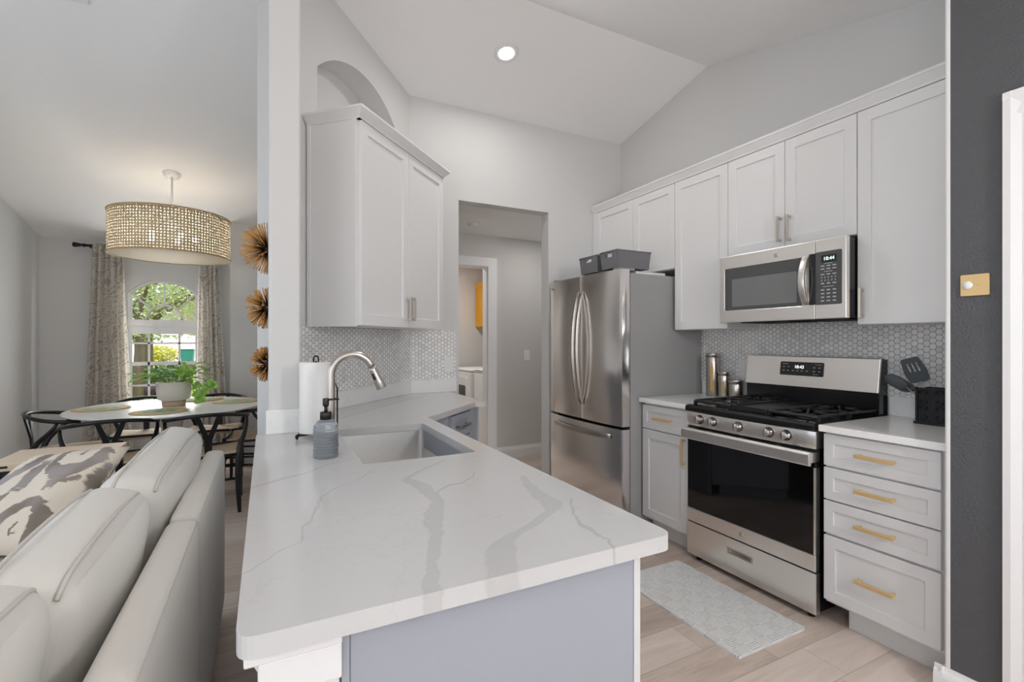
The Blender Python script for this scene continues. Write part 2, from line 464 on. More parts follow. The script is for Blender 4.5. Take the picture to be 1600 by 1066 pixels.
def ikat():
    g = G('ikat_print'); x, y, z = g.xyz()
    jag = g.m('SUBTRACT', g.noise(g.vec(g.m('MULTIPLY', x, 12), g.m('MULTIPLY', z, 70), 0), 1, 3), .5)
    big = g.m('SUBTRACT', g.noise(g.vec(x, 0, z), 11, 3), .5)
    xx = g.m('ADD', g.m('ADD', x, .012), g.m('MULTIPLY_ADD', big, .06, g.m('MULTIPLY', jag, .02)))
    zz = g.m('ADD', z, g.m('MULTIPLY_ADD', jag, .05, g.m('MULTIPLY', big, .06)))
    # repeating medallions with ragged rings
    a = g.m('SUBTRACT', g.m('FLOORED_MODULO', xx, .25), .125); b = g.m('SUBTRACT', g.m('FLOORED_MODULO', zz, .34), .17)
    r = g.m('SQRT', g.m('ADD', g.m('MULTIPLY', g.m('MULTIPLY', a, a), 1.7), g.m('MULTIPLY', b, b)))
    ring = g.m('MULTIPLY', g.smooth(r, .072, .078), g.smooth(r, .128, .135, 1, 0))
    dot = g.smooth(g.m('MAXIMUM', g.m('MULTIPLY', g.m('ABSOLUTE', a), 4), g.m('ABSOLUTE', b)), .02, .024, 1, 0)
    band = g.m('ABSOLUTE', g.m('SUBTRACT', g.m('FLOORED_MODULO', g.m('ADD', xx, .125), .25), .125))
    leaf = g.m('MULTIPLY', g.smooth(band, .022, .03, 1, 0), g.smooth(g.m('SINE', g.m('MULTIPLY', zz, 24)), -.3, .1))
    blot = g.smooth(g.noise(g.vec(xx, 0, zz), 11, 2), .6, .63)
    f = g.m('MAXIMUM', g.m('MAXIMUM', ring, dot), g.m('MAXIMUM', leaf, g.m('MULTIPLY', blot, .9)))
    tone = g.noise(g.vec(x, 0, z), 5, 2)
    ink = g.mix(g.smooth(tone, .4, .6), srgb(158, 150, 148), srgb(126, 116, 104))
    weave = g.noise(g.vec(g.m('MULTIPLY', x, 900), 0, g.m('MULTIPLY', z, 300)), 1, 2)
    g.set(Base_Color=g.mix(f, g.mix(weave, srgb(214, 203, 187), srgb(228, 218, 204)), ink), Roughness=.9)
    g.bump(weave, .2, .001); return g.mat
M['ikat'] = ikat()

def curtain_mat():
    g = G('paisley_curtain'); x, y, z = g.xyz()
    w = g.noise(g.coord(), 7, 3)
    v = g.n('ShaderNodeTexVoronoi', feature='SMOOTH_F1'); g.put(v.inputs['Vector'], g.vec(g.m('MULTIPLY_ADD', w, .12, x), 0, g.m('MULTIPLY_ADD', w, .1, z)))
    v.inputs['Scale'].default_value = 9
    rings = g.m('SINE', g.m('MULTIPLY_ADD', v.outputs['Distance'], 46, g.m('MULTIPLY', w, 6)))
    n = g.noise(g.coord(), 40, 3)
    f = g.m('MULTIPLY', g.smooth(rings, .1, .8), g.smooth(n, .35, .6))
    col = g.mix(g.m('MULTIPLY', f, .75), srgb(232, 228, 221), srgb(172, 163, 152))
    g.set(Base_Color=col, Roughness=.9)
    tr = g.n('ShaderNodeBsdfTranslucent'); g.put(tr.inputs[0], col)
    mx = g.n('ShaderNodeMixShader'); mx.inputs[0].default_value = .45
    g.put(mx.inputs[1], g.b.outputs[0]); g.put(mx.inputs[2], tr.outputs[0]); g.put(g.out.inputs[0], mx.outputs[0])
    return g.mat
M['curtain'] = curtain_mat()

def wood(name, a, b, axis='x'):
    g = G(name); x, y, z = g.xyz()
    v = g.vec(g.m('MULTIPLY', x, 2 if axis == 'x' else 30), g.m('MULTIPLY', y, 30 if axis == 'x' else 2), g.m('MULTIPLY', z, 30))
    n = g.noise(v, 1, 5, .6, .8)
    g.set(Base_Color=g.mix(n, a, b), Roughness=.5); g.bump(n, .1, .0006); return g.mat
M['lightwood'] = wood('pale_oak', srgb(206, 184, 158), srgb(232, 214, 190))
M['bamboo'] = simple('canister_wood_inlay', srgb(206, 160, 74), .5)

def thin_glass():
    g = G('window_glass'); tr = g.n('ShaderNodeBsdfTransparent'); gl = g.n('ShaderNodeBsdfGlossy'); gl.inputs['Roughness'].default_value = .02
    fr = g.n('ShaderNodeFresnel'); fr.inputs[0].default_value = 1.3
    mx = g.n('ShaderNodeMixShader'); g.put(mx.inputs[0], fr.outputs[0]); g.put(mx.inputs[1], tr.outputs[0]); g.put(mx.inputs[2], gl.outputs[0])
    g.put(g.out.inputs[0], mx.outputs[0]); return g.mat
M['glass'] = thin_glass()
def bottle_glass():
    g = G('soap_bottle_glass'); x, y, z = g.xyz()
    g.set(Base_Color=srgb(218, 227, 234), Roughness=.08, Transmission_Weight=.75, IOR=1.35)
    return g.mat
M['bottle'] = bottle_glass()

def cane():
    g = G('woven_cane'); x, y, z = g.xyz()
    ang = g.m('ARCTAN2', y, x)
    p = .0232
    u = g.m('MULTIPLY', ang, .43/p); v = g.m('DIVIDE', z, p)
    a = g.m('ABSOLUTE', g.m('SUBTRACT', g.m('FLOORED_MODULO', u, 1), .5)); b = g.m('ABSOLUTE', g.m('SUBTRACT', g.m('FLOORED_MODULO', v, 1), .5))
    hole = g.smooth(g.m('ADD', g.m('MULTIPLY', a, a), g.m('MULTIPLY', b, b)), .055, .09, 1, 0)
    n = g.noise(g.coord(), 120, 3)
    col = g.mix(n, srgb(170, 153, 124), srgb(200, 186, 158))
    g.set(Base_Color=col, Roughness=.7)
    tl = g.n('ShaderNodeBsdfTranslucent'); g.put(tl.inputs[0], col)
    m0 = g.n('ShaderNodeMixShader'); m0.inputs[0].default_value = .03; g.put(m0.inputs[1], g.b.outputs[0]); g.put(m0.inputs[2], tl.outputs[0])
    tl2 = g.n('ShaderNodeBsdfTranslucent'); tl2.inputs[0].default_value = srgb(158, 154, 140); t0 = g.n('ShaderNodeBsdfTransparent')
    tm = g.n('ShaderNodeMixShader'); tm.inputs[0].default_value = .3; g.put(tm.inputs[1], tl2.outputs[0]); g.put(tm.inputs[2], t0.outputs[0]); t = tm
    mx = g.n('ShaderNodeMixShader')
    g.put(mx.inputs[0], hole); g.put(mx.inputs[1], m0.outputs[0]); g.put(mx.inputs[2], t.outputs[0]); g.put(g.out.inputs[0], mx.outputs[0])
    return g.mat
M['cane'] = cane()
M['canerim'] = simple('cane_rim', srgb(190, 164, 126), .6)

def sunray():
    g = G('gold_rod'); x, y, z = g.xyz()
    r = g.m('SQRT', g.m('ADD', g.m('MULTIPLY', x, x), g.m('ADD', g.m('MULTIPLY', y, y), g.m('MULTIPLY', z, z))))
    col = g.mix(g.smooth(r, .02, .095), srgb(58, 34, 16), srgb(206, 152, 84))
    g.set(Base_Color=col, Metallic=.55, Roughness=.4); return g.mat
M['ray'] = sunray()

def placemat():
    g = G('woven_placemat'); x, y, z = g.xyz()
    r = g.m('SQRT', g.m('ADD', g.m('MULTIPLY', x, x), g.m('MULTIPLY', y, y)))
    n = g.noise(g.coord(), 40, 3)
    ring = g.m('SINE', g.m('MULTIPLY', r, 900))
    col = g.ramp(g.m('MULTIPLY_ADD', n, .05, g.m('MULTIPLY', r, 5)), [(.1, srgb(96, 170, 160)), (.3, srgb(214, 196, 120)), (.48, srgb(120, 184, 176)), (.72, srgb(222, 200, 150)), (.95, srgb(206, 178, 132))])
    g.set(Base_Color=col, Roughness=.8); g.bump(ring, .4, .001); return g.mat
M['placemat'] = placemat()
def lawn():
    g = G('lawn_grass'); n = g.noise(g.coord(), 8, 5)
    g.set(Base_Color=g.mix(n, srgb(96, 124, 50), srgb(176, 190, 104)), Roughness=.9); g.bump(n, .5, .02); return g.mat
M['lawn'] = lawn()

VEINS = [
 ('y', [(.345, 1.33), (.365, 1.205), (.362, 1.112), (.325, 1.017), (.301, .919), (.268, .836), (.245, .775), (.217, .69)], [.012, .02, .016, .022, .013, .014, .012, .016], .4),
 ('y', [(.645, 1.21), (.607, 1.059), (.595, .958), (.542, .907), (.467, .86), (.411, .829), (.375, .781), (.34, .69)], [.008, .018, .025, .02, .02, .026, .03, .028], .36),
 ('y', [(-.06, .876), (-.01, .925), (.03, .978), (.065, 1.002), (.067, 1.064), (.083, 1.107), (.127, 1.27), (.166, 1.325), (.231, 1.377), (.276, 1.454)], [.0025]*10, .5),
 ('x', [(-.05, 1.415), (.018, 1.458), (.098, 1.51), (.182, 1.589), (.262, 1.63)], [.012, .012, .007, .005, .004], .42),
 ('y', [(.658, .98), (.601, .876), (.582, .802), (.582, .752), (.569, .69)], [.003, .004, .005, .004, .003], .5),
 ('x', [(.548, 1.31), (.49, 1.231), (.41, 1.195), (.37, 1.15)], [.003, .004, .005, .005], .5),
 ('x', [(.34, 1.32), (.411, 1.389), (.52, 1.48)], [.01, .009, .005], .4),
 ('x', [(.3, 2.46), (.35, 2.535), (.562, 2.789), (.816, 3.1), (1.017, 3.28)], [.01, .012, .014, .01, .008], .4),
 ('x', [(.0, 2.0), (.02, 1.8), (.03, 1.65)], [.003, .004, .003], .45),
]
M['quartz'] = quartz('veined_quartz', VEINS)
M['quartz2'] = quartz('pale_quartz', [], srgb(240, 240, 239))

# ================================================================ SETTING
XW, YB = 2.87, 3.46                      # right wall, back wall
def vault(y): return 3.30-.232*(y-2.495) if y > 2.495 else max(2.44, 3.30-.265*(2.495-y))
YF = 2.495-(3.30-2.44)/.265              # where the near slope meets the flat ceiling

struct('floor', MB().box(-2.25, 3.4, -4.15, 6.75, -.08, 0), M['floor'])
c = MB()
prof = [(-4.1, 2.44), (YF, 2.44), (2.495, 3.30), (6.7, vault(6.7)), (6.7, vault(6.7)+.1), (2.495, 3.4), (YF, 2.54), (-4.1, 2.54)]
c.prism(prof, -2.2, 3.4, 'x')
struct('ceiling', c, M['ceil'])

def slopewall(y0, y1, x0, x1, hole=None):           # wall running along Y with its top under the vault
    ys = [y0]+[y for y in (YF, 2.495) if y0 < y < y1]+[y1]
    poly = [(y0, 0), (y1, 0)]+[(y, vault(y)+.03) for y in reversed(ys)]
    return MB().prism(poly, x0, x1, 'x', holes=[hole] if hole else ())
struct('wall_right', slopewall(.86, YB+.12, XW, XW+.12), M['wall'])
struct('wall_left', slopewall(1.2, 6.67, -2.17, -2.05, [(1.7, .8), (3.7, .8), (3.7, 2.2), (1.7, 2.2)]), M['wall'])  # the hole is an unseen opening added to let daylight in
w = MB(); w.box(-2.17, -2.05, -4.1, -2.1, 0, 2.5); w.box(-2.17, -2.05, .3, 1.2, 0, 3.05); w.box(-2.17, -2.05, -2.1, .3, 0, .75); w.box(-2.17, -2.05, -2.1, .3, 2.15, 2.75)
struct('wall_living', w, M['wall'])
w = MB(); w.prism([(-2.17, 0), (-1.6, 0), (-1.6, 2.2), (1.8, 2.2), (1.8, 0), (2.9, 0), (2.9, 2.5), (-2.17, 2.5)], -4.1, -4.0, 'y')
struct('wall_rear', w, M['wall'])
# back wall with the hall opening
zt = vault(YB)+.02
struct('wall_back', MB().prism([(.9, 0), (1.307, 0), (1.307, 2.368), (2.105, 2.368), (2.105, 0), (3.2, 0), (3.2, zt), (.9, zt)], YB, YB+.115, 'y'), M['wall'])
# diagonal wall with the arched niche; local x along the wall, y into it
half, rise = .381, .17
R_ = (half**2+rise**2)/(2*rise); ax, az = .543, 2.935
th = math.degrees(math.asin(half/R_))
archp = [(ax+R_*sin(radians(t)), az-R_+R_*cos(radians(t))) for t in [th-2*th*i/20 for i in range(21)]]
niche = [(ax-half, 2.45), (ax+half, 2.45)]+archp
ztop = [vault(2.661), vault(3.46)]
wd = MB()
wd.prism([(-.02, 0), (1.13, 0), (1.13, ztop[1]+.03), (-.02, ztop[0]+.03)], 0, .17, 'y', holes=[niche])
wd.prism([(-.02, 0), (1.13, 0), (1.13, ztop[1]+.03), (-.02, ztop[0]+.03)], .17, .22, 'y')
struct('wall_diagonal', wd, M['wall'], loc=(.131, 2.661, 0)).rotation_euler = (0, 0, DZ)
# stub of wall that ends the pass-through, and the half wall carrying the island top
struct('wall_column', slopewall(2.213, 2.80, .01, .131), M['wall'], bevel=.012, seg=3)
struct('wall_half', MB().box(0, .1, .76, 2.213, 0, .882), M['trim'], bevel=.008)
t = MB(); t.prism([(0, .805), (.008, .812), (.010, .835), (.018, .85), (.022, .868), (.027, .872), (.027, .883), (0, .883)], .755, 2.21, 'y')
t.v = [(-a, b, z) for a, b, z in t.v]
t.box(-.027, .1, .742, .754, .852, .883); t.box(-.010, .1, .746, .754, .80, .8515)
struct('trim_1', t, M['trim'], bevel=.003)
# dining room
winx0, winx1, winc = -1.338, -.688, -1.013
hw = .325; wr = .16; Rw = (hw**2+wr**2)/(2*wr); tw = math.degrees(math.asin(hw/Rw)); zs = 1.81
win_arch = [(winc+Rw*sin(radians(t)), zs+wr-Rw+Rw*cos(radians(t))) for t in [tw-2*tw*i/24 for i in range(25)]]
win_hole = [(winx0, .46), (winx1, .46)]+win_arch
zf = vault(6.545)+.02
struct('wall_dining', MB().prism([(-2.17, 0), (.95, 0), (.95, zf), (-2.17, zf)], 6.545, 6.70, 'y', holes=[win_hole]), M['wall'])
struct('wall_jog', MB().prism([(-.33, 0), (.95, 0), (.95, vault(5.8)+.02), (-.33, vault(5.8)+.02)], 5.80, 6.545, 'y'), M['wall'])
# hall and laundry behind the back wall
struct('wall_hall_left', MB().box(.85, .95, 3.575, 5.8, 0, 2.80), M['hallwall'])
struct('wall_hall', MB().prism([(.95, 0), (1.35, 0), (1.35, 2.105), (2.149, 2.105), (2.149, 0), (3.4, 0), (3.4, 2.46), (.95, 2.46)], 4.80, 4.915, 'y'), M['hallwall'])
struct('wall_hall_right', MB().box(3.1, 3.2, 3.575, 4.8, 0, 2.46), M['hallwall'])
struct('wall_laundry_right', MB().box(3.05, 3.15, 4.915, 6.6, 0, 2.46), M['hallwall'])
struct('wall_laundry_back', MB().box(.95, 3.15, 6.56, 6.66, 0, 2.46), M['hallwall'])
struct('ceiling_hall', MB().box(.95, 3.2, 3.575, 6.62, 2.44, 2.50), M['ceil'])
# accent wall on the right with its white corner bead
struct('wall_accent', MB().prism([(-4.05, 0), (.835, 0), (.835, vault(.835)+.02), (YF, 2.46), (-4.05, 2.46)], 2.2, 2.3, 'x'), M['dark'])
struct('wall_end', MB().prism(rpoly([(2.199, .835), (2.98, .835), (2.98, .853), (2.199, .853)], [0, 0, 0, .012]), 0, 2.9, 'z'), M['trim'])
# casings, baseboards
cs = [(0, 0), (.09, 0), (.09, .012), (.075, .02), (.045, .016), (.02, .024), (0, .022)]
t = MB()
t.prism([(2.2-b, .69-a) for a, b in cs], 0, 2.116, 'z'); t.prism([(2.2-b, 2.116-a) for a, b in cs], -.35, .69, 'y')
struct('trim_2', t, M['trim'])
d = MB(); d.box(2.185, 2.199, -.25, .60, .01, 2.02)
struct('door_1', d, M['trim'], bevel=.004)
t = MB()
t.prism([(2.145, 0), (2.252, 0), (2.252, 2.202), (1.25, 2.202), (1.25, 0), (1.353, 0), (1.353, 2.099), (2.145, 2.099)], 4.782, 4.7995, 'y'); t.prism([(2.137, 0), (2.1485, 0), (2.1485, 2.1045), (1.3505, 2.1045), (1.3505, 0), (1.362, 0), (1.362, 2.093), (2.137, 2.093)], 4.80, 4.914, 'y')
struct('trim_3', t, M['trim'], bevel=.006)
bp = [(0, 0), (.016, 0), (.016, .085), (.012, .10), (.006, .108), (.004, .125), (0, .125)]
struct('baseboard_hall', MB().prism([(4.80-a, z) for a, z in bp], 2.252, 3.1, 'x'), M['trim'])
struct('baseboard_back', MB().prism([(YB-a, z) for a, z in bp], .95, 1.307, 'x'), M['trim'])
struct('baseboard_accent', MB().prism([(2.2-a, z*.9) for a, z in bp], .70, .88, 'y').prism([(.853+a, z*.9) for a, z in bp], 2.185, 2.30, 'x'), M['trim'])
struct('baseboard_left', MB().prism([(-2.05+a, z) for a, z in bp], 1.2, 6.545, 'y'), M['trim'])
struct('baseboard_dining', MB().prism([(6.545-a, z) for a, z in bp], -2.05, -.33, 'x'), M['trim'])

# ---- arched window
wn = thing('window_1', None, None, (winc, 6.60, .46)); wn['kind'] = 'structure'
def wl(p): return [(x-winc, z-.46) for x, z in p]
f = MB()
Ri = Rw-.03
inner_arch = [(x, z) for x, z in [(winc+(hw-.03)/hw*(x-winc), zs+(z-zs)*.86) for x, z in win_arch]]
f.prism(wl(win_hole), -.035, .035, 'y', holes=[wl([(winx0+.03, 1.53), (winx1-.03, 1.53)]+inner_arch), wl([(winx0+.03, .49), (winx1-.03, .49), (winx1-.03, 1.374), (winx0+.03, 1.374)])])
f.box(-hw, hw, -.05, .04, 1.0, 1.07)
build('window_frame', f, M['trim'], wn, bevel=.004)
mu = MB()
zb = 1.07
mu.box(-.009, .009, -.012, .012, zb+.165, 1.49)
for sg in (-1, 1):
    mu.tube([(sg*.165*cos(pi/4), 0, zb+.165*sin(pi/4)), (sg*.30, 0, zb+.30)], .009, 8)
mu.tube([(.165*cos(a*pi/20), 0, zb+.165*sin(a*pi/20)) for a in range(21)], .01, 8)
for x in (-.14, .14): mu.box(x-.009, x+.009, -.012, .012, .03, .92)
for z, h in ((.81, .009), (.585, .02), (.345, .009), (.12, .009)): mu.box(-hw+.03, hw-.03, -.012, .012, z-h, z+h)
build('muntins', mu, M['trim'], wn)
build('upper_pane', MB().prism(wl([(winx0+.03, 1.53), (winx1-.03, 1.53)]+inner_arch), .002, .006, 'y'), M['glass'], wn)
build('lower_pane', MB().box(-hw+.03, hw-.03, .002, .006, .03, .914), M['glass'], wn)
build('window_sill', MB().box(-hw-.03, hw+.03, -.12, -.04, -.02, .0), M['trim'], wn, bevel=.004)

# ---- backsplash tile, thin slabs on the walls
def tile(name, loc, rz, poly):
    o = struct(name, MB().prism(poly, -.008, -.0005, 'y'), M['tile'], loc=loc); o.rotation_euler = (0, 0, rz)
tile('wall_tile_right', (XW, 2.56, 0), RZ, [(0, 1.012), (1.70, 1.012), (1.70, 1.43), (0, 1.43)])
tile('wall_tile_diagonal', (.131, 2.661, 0), DZ, [(0, .914), (1.13, .914), (1.13, 1.372), (0, 1.372)])
tile('wall_tile_back', (.93, YB, 0), 0, [(0, 1.012), (.348, 1.012), (.348, 1.372), (0, 1.372)])

# ================================================================ KITCHEN
def shaker(x0, x1, z0, z1, y=0, t=.02, st=.057, rec=.009):
    m = MB()
    m.prism([(x0, z0), (x1, z0), (x1, z1), (x0, z1)], y, y+t, 'y', holes=[[(x0+st, z0+st), (x1-st, z0+st), (x1-st, z1-st), (x0+st, z1-st)]])
    m.box(x0+st-.004, x1-st+.004, y+rec, y+t-.001, z0+st-.004, z1-st+.004)
    return m
def pull_v(x, z0, z1, y=0):
    m = MB(); m.box(x-.006, x+.006, y-.034, y-.024, z0, z1)
    for z in (z0+.004, z1-.016): m.box(x-.006, x+.006, y-.026, y+.002, z, z+.012)
    return m
def pull_h(x0, x1, z, y=0):
    m = MB(); m.box(x0, x1, y-.036, y-.024, z-.008, z+.008)
    for x in (x0+.004, x1-.016): m.box(x, x+.012, y-.026, y+.002, z-.006, z+.006)
    return m

# ---- wall cabinets on the right wall (front plane X = 2.555)
FX, DEP = 2.555, .313
def wallcab(label, ya, yb, z0, z1, splits, pulls, filler=0, loc=None):
    o = thing('wall_cabinet', label, 'cabinet', (FX, ya, z0), RZ, 'white wall cabinets over the range run')
    wdt = ya-yb; h = z1-z0
    b = MB(); b.box(.0005, wdt-.0005, .021, DEP, 0, h)
    build('body', b, M['white'], o, bevel=.001)
    if filler: build('filler_strip', MB().box(0.001, filler-.002, .002, .02, 0, h), M['white'], o)
    for i, (a, bb) in enumerate(splits):
        d = build('door', shaker(ya-a+.0018, ya-bb-.0018, .002, h-.003), M['white'], o, bevel=.0015)
        if pulls[i]:
            p = pulls[i]; build('handle', pull_v(ya-p[0], p[1]-z0, p[2]-z0), M['satin'], d, bevel=.0015)
    return o
wallcab('short white two-door wall cabinet above the stainless refrigerator', 3.455, 2.503, 1.805, 2.405, [(3.41, 2.934), (2.934, 2.503)], [None, None], .045)
wallcab('tall single-door white wall cabinet between refrigerator and microwave', 2.502, 2.065, 1.372, 2.405, [(2.502, 2.065)], [(2.082, 1.414, 1.546)])
wallcab('white two-door wall cabinet directly above the microwave', 2.064, 1.329, 1.812, 2.405, [(2.064, 1.695), (1.695, 1.329)], [(1.72, 1.845, 1.987), (1.664, 1.842, 1.985)])
wallcab('wide tall white wall cabinet beside the charcoal wall', 1.328, .866, 1.374, 2.405, [(1.328, .866)], [(1.303, 1.405, 1.549)])
crown = MB(); crown.prism([(2.574, 2.4055), (2.553, 2.4055), (2.551, 2.415), (2.530, 2.450), (2.526, 2.452), (2.526, 2.464), (2.574, 2.464)], .866, YB-.003, 'y')
tag(build('crown_moulding', crown, M['white']), 'white crown moulding running along the tops of the right wall cabinets', 'moulding')

# ---- base cabinets right wall (front plane X = 2.27)
BX, BD = 2.27, .58
def drawer_front(o, x0, x1, z0, z1, mat, hm, hx=None, st=.045):
    d = build('drawer', shaker(x0, x1, z0, z1, st=st), mat, o, bevel=.0015)
    cx = (x0+x1)/2; build('handle', pull_h(cx-.073, cx+.073, (z0+z1)/2, 0), hm, d, bevel=.0015)
    return d
o = thing('base_cabinet', 'narrow grey base cabinet with one drawer and door beside refrigerator', 'cabinet', (BX, 2.512, 0), RZ, 'grey base cabinets by the range')
build('body', MB().box(0, .398, .021, BD, .105, .882), M['grey'], o, bevel=.001)
build('toe_kick', MB().box(.02, .398, .075, .10, 0, .105), M['grey'], o)
drawer_front(o, .002, .396, .713, .868, M['grey'], M['brass'], st=.04)
d = build('door', shaker(.002, .396, .122, .706), M['grey'], o, bevel=.0015)
build('handle', pull_v(.372, .54, .70), M['brass'], d, bevel=.0015)
o = thing('base_cabinet', 'grey base cabinet with four drawers right of the range', 'cabinet', (BX, 1.322, 0), RZ, 'grey base cabinets by the range')
build('body', MB().box(0, .445, .021, BD, .105, .882), M['grey'], o, bevel=.001)
build('toe_kick', MB().box(.07, .445, .075, .10, 0, .105), M['grey'], o)
for z0, z1 in ((.731, .874), (.579, .722), (.425, .572), (.121, .414)): drawer_front(o, .002, .432, z0, z1, M['grey'], M['brass'], st=.042 if z1-z0 < .2 else .05)

def countertop(label, y0, y1, vein):
    o = thing('countertop', label, 'countertop', (2.245, y1, .884), RZ, 'white quartz counters beside the range')
    w = y1-y0
    build('slab', MB().box(0, w, 0, XW-2.245-.001, 0, .03), vein, o, bevel=.003)
    build('backsplash_strip', MB().box(0, w, XW-2.245-.022, XW-2.245-.0095, .0305, .128), vein, o, bevel=.002)
    return o
countertop('short white quartz counter between the refrigerator and range', 2.112, 2.522, M['quartz2'])
countertop('white quartz counter right of the range under the utensil crock', .864, 1.330, M['quartz2'])

# ---- refrigerator
fr = thing('refrigerator', 'stainless steel french door refrigerator with bottom freezer drawer', 'refrigerator', (2.08, 3.424, 0), RZ)
FW = .90
build('body', MB().box(.006, FW-.006, .102, .765, .03, 1.752), M['fridgeside'], fr, bevel=.004)
build('gasket', MB().box(.012, FW-.012, .088, .104, .05, 1.75), M['darkgap'], fr)
def bulged(x0, x1, bl=.014, full=(0, FW)):
    cx = (full[0]+full[1])/2; hw_ = (full[1]-full[0])/2
    mx_ = (x0+x1)/2; mh = (x1-x0)/2
    fy = lambda x: bl*((x-cx)/hw_)**2+.010*((x-mx_)/mh)**2
    front = [(x0+(x1-x0)*i/16, fy(x0+(x1-x0)*i/16)) for i in range(17)]
    return [(x1, .09), (x0, .09)]+front
for nm, a, b_ in (('left', 0, .4505), ('right', .4545, FW)):
    d = build('door', MB().prism(bulged(a, b_, .016), .722, 1.775, 'z', smooth=True), M['steelv'], fr, bevel=.004)
    hx = .432 if nm == 'left' else .486
    y0 = -.001
    pts = []
    n = 16
    outer = [(y0-.012-.055*sin(pi*i/n)**.8, .83+(1.66-.83)*i/n) for i in range(n+1)]
    innr = [(y0+.004-.05*sin(pi*i/n)**.8, .85+(1.64-.85)*i/n) for i in range(n+1)]
    outer[0] = (.002, .826); outer[-1] = (.002, 1.664)
    build('handle', MB().prism(outer+innr[::-1], hx-.012, hx+.012, 'x', smooth=True), M['nickel'], d, bevel=.003)
d = build('freezer_drawer', MB().prism(bulged(0, FW, .016), .06, .702, 'z', smooth=True), M['steelv'], fr, bevel=.004)
outer = [(.10+.70*i/18, -.012-.05*sin(pi*i/18)**.7) for i in range(19)]; innr = [(.115+.67*i/18, .004-.045*sin(pi*i/18)**.7) for i in range(19)]
outer[0] = (.098, .006); outer[-1] = (.802, .006)
build('handle', MB().prism(outer+innr[::-1], .632, .662, 'z', smooth=True), M['nickel'], d, bevel=.003)
for x in (.04, FW-.10): build('hinge_cover', MB().box(x, x+.06, .03, .17, 1.776, 1.79), M['fridgeside'], fr, bevel=.003)
build('vent_rail', MB().box(.05, FW-.05, .19, .46, 1.752, 1.776), M['plastic'], fr, bevel=.003)
build('badge', MB().lathe([(.012, -.002), (.012, .0)], (.055, .012, 1.72), 20, 'y'), M['satin'], fr)
for x in (.05, FW-.09):
    for y in (.13, .70): build('foot', MB().box(x, x+.04, y, y+.04, 0, .03), M['black'], fr)

# ---- gas range
rg = thing('gas_range', 'stainless steel gas range with black oven glass and five knobs', 'stove', (2.25, 2.105, 0), RZ)
RW = .762
build('body', MB().box(.004, RW-.004, .035, .605, .035, .895), M['black'], rg, bevel=.003)
ch = .012
m = MB(); slot = [(.284, .136), (.436, .136), (.436, .17), (.284, .17)]
m.prism([(.0, .032), (RW, .032), (RW, .222), (0, .222)], 0, .034, 'y', holes=[slot]); m.box(.284, .436, .028, .033, .136, .17)
d = build('storage_drawer', m, M['steel'], rg, bevel=.006)
hm = MB(); hm.prism([(.284, .136), (.436, .136), (.436, .17), (.284, .17)], -.002, .01, 'y', holes=[[(.289, .141), (.431, .141), (.431, .165), (.289, .165)]])
build('handle', hm, M['satin'], d)
m = MB(); m.prism([(0.002, .228), (RW-.002, .228), (RW-.002, .305), (.002, .305)], 0, .034, 'y')
d = build('oven_door', MB().box(.002, RW-.002, 0, .034, .228, .306), M['steel'], rg, bevel=.004)
build('oven_glass', MB().box(.002, RW-.002, .003, .034, .3065, .735), M['bglass'], d, bevel=.003)
build('glass_edge_trim', MB().box(RW-.011, RW-.001, -.001, .034, .3068, .71), M['steel'], d, bevel=.001)
hd = MB(); hd.prism([(-.045, .722), (-.05, .73), (-.05, .775), (-.042, .786), (-.03, .786), (-.03, .722)], .0, RW-.002, 'x'); hd.box(.0, .06, -.031, .034, .735, .782); hd.box(RW-.062, RW-.002, -.031, .034, .735, .782)
build('handle', hd, M['steel'], d, bevel=.003)
vs = MB(); vs.box(.06, RW-.06, -.0295, .01, .745, .783)
build('upper_trim', vs, M['steel'], d)
sl = MB()
for a, b_ in ((.075, .16), (.19, .36), (.40, .57), (.60, .69)): sl.box(a, b_, -.028, -.002, .7832, .785)
build('vent_slots', sl, M['darkgap'], d)
# control panel, bowed, with knobs
bow = lambda x: -.012*(1-((x-RW/2)/(RW/2))**2)
face = [(x*RW/16, bow(x*RW/16)) for x in range(17)]
cp = build('control_panel', MB().prism([(RW, .06), (0, .06)]+face, .797, .876, 'z', smooth=True), M['steel'], rg, bevel=.004)
build('shadow_gap', MB().box(.01, RW-.01, .012, .05, .784, .799), M['darkgap'], rg)
for y in (2.002, 1.909, 1.742, 1.569, 1.480):
    kx = 2.105-y; ky = bow(kx)
    k = MB(); k.lathe([(.023, .0), (.023, -.008), (.0215, -.011), (.019, -.026), (.017, -.029), (.0001, -.029)], (kx, ky, .840), 28, 'y'); k.box(kx-.0045, kx+.0045, ky-.038, ky-.026, .822, .858)
    kk = build('knob', k, M['nickel'], rg)
    build('knob_ring', MB().lathe([(.026, .001), (.026, -.003), (.0232, -.003)], (kx, ky, .840), 28, 'y'), M['black'], kk)
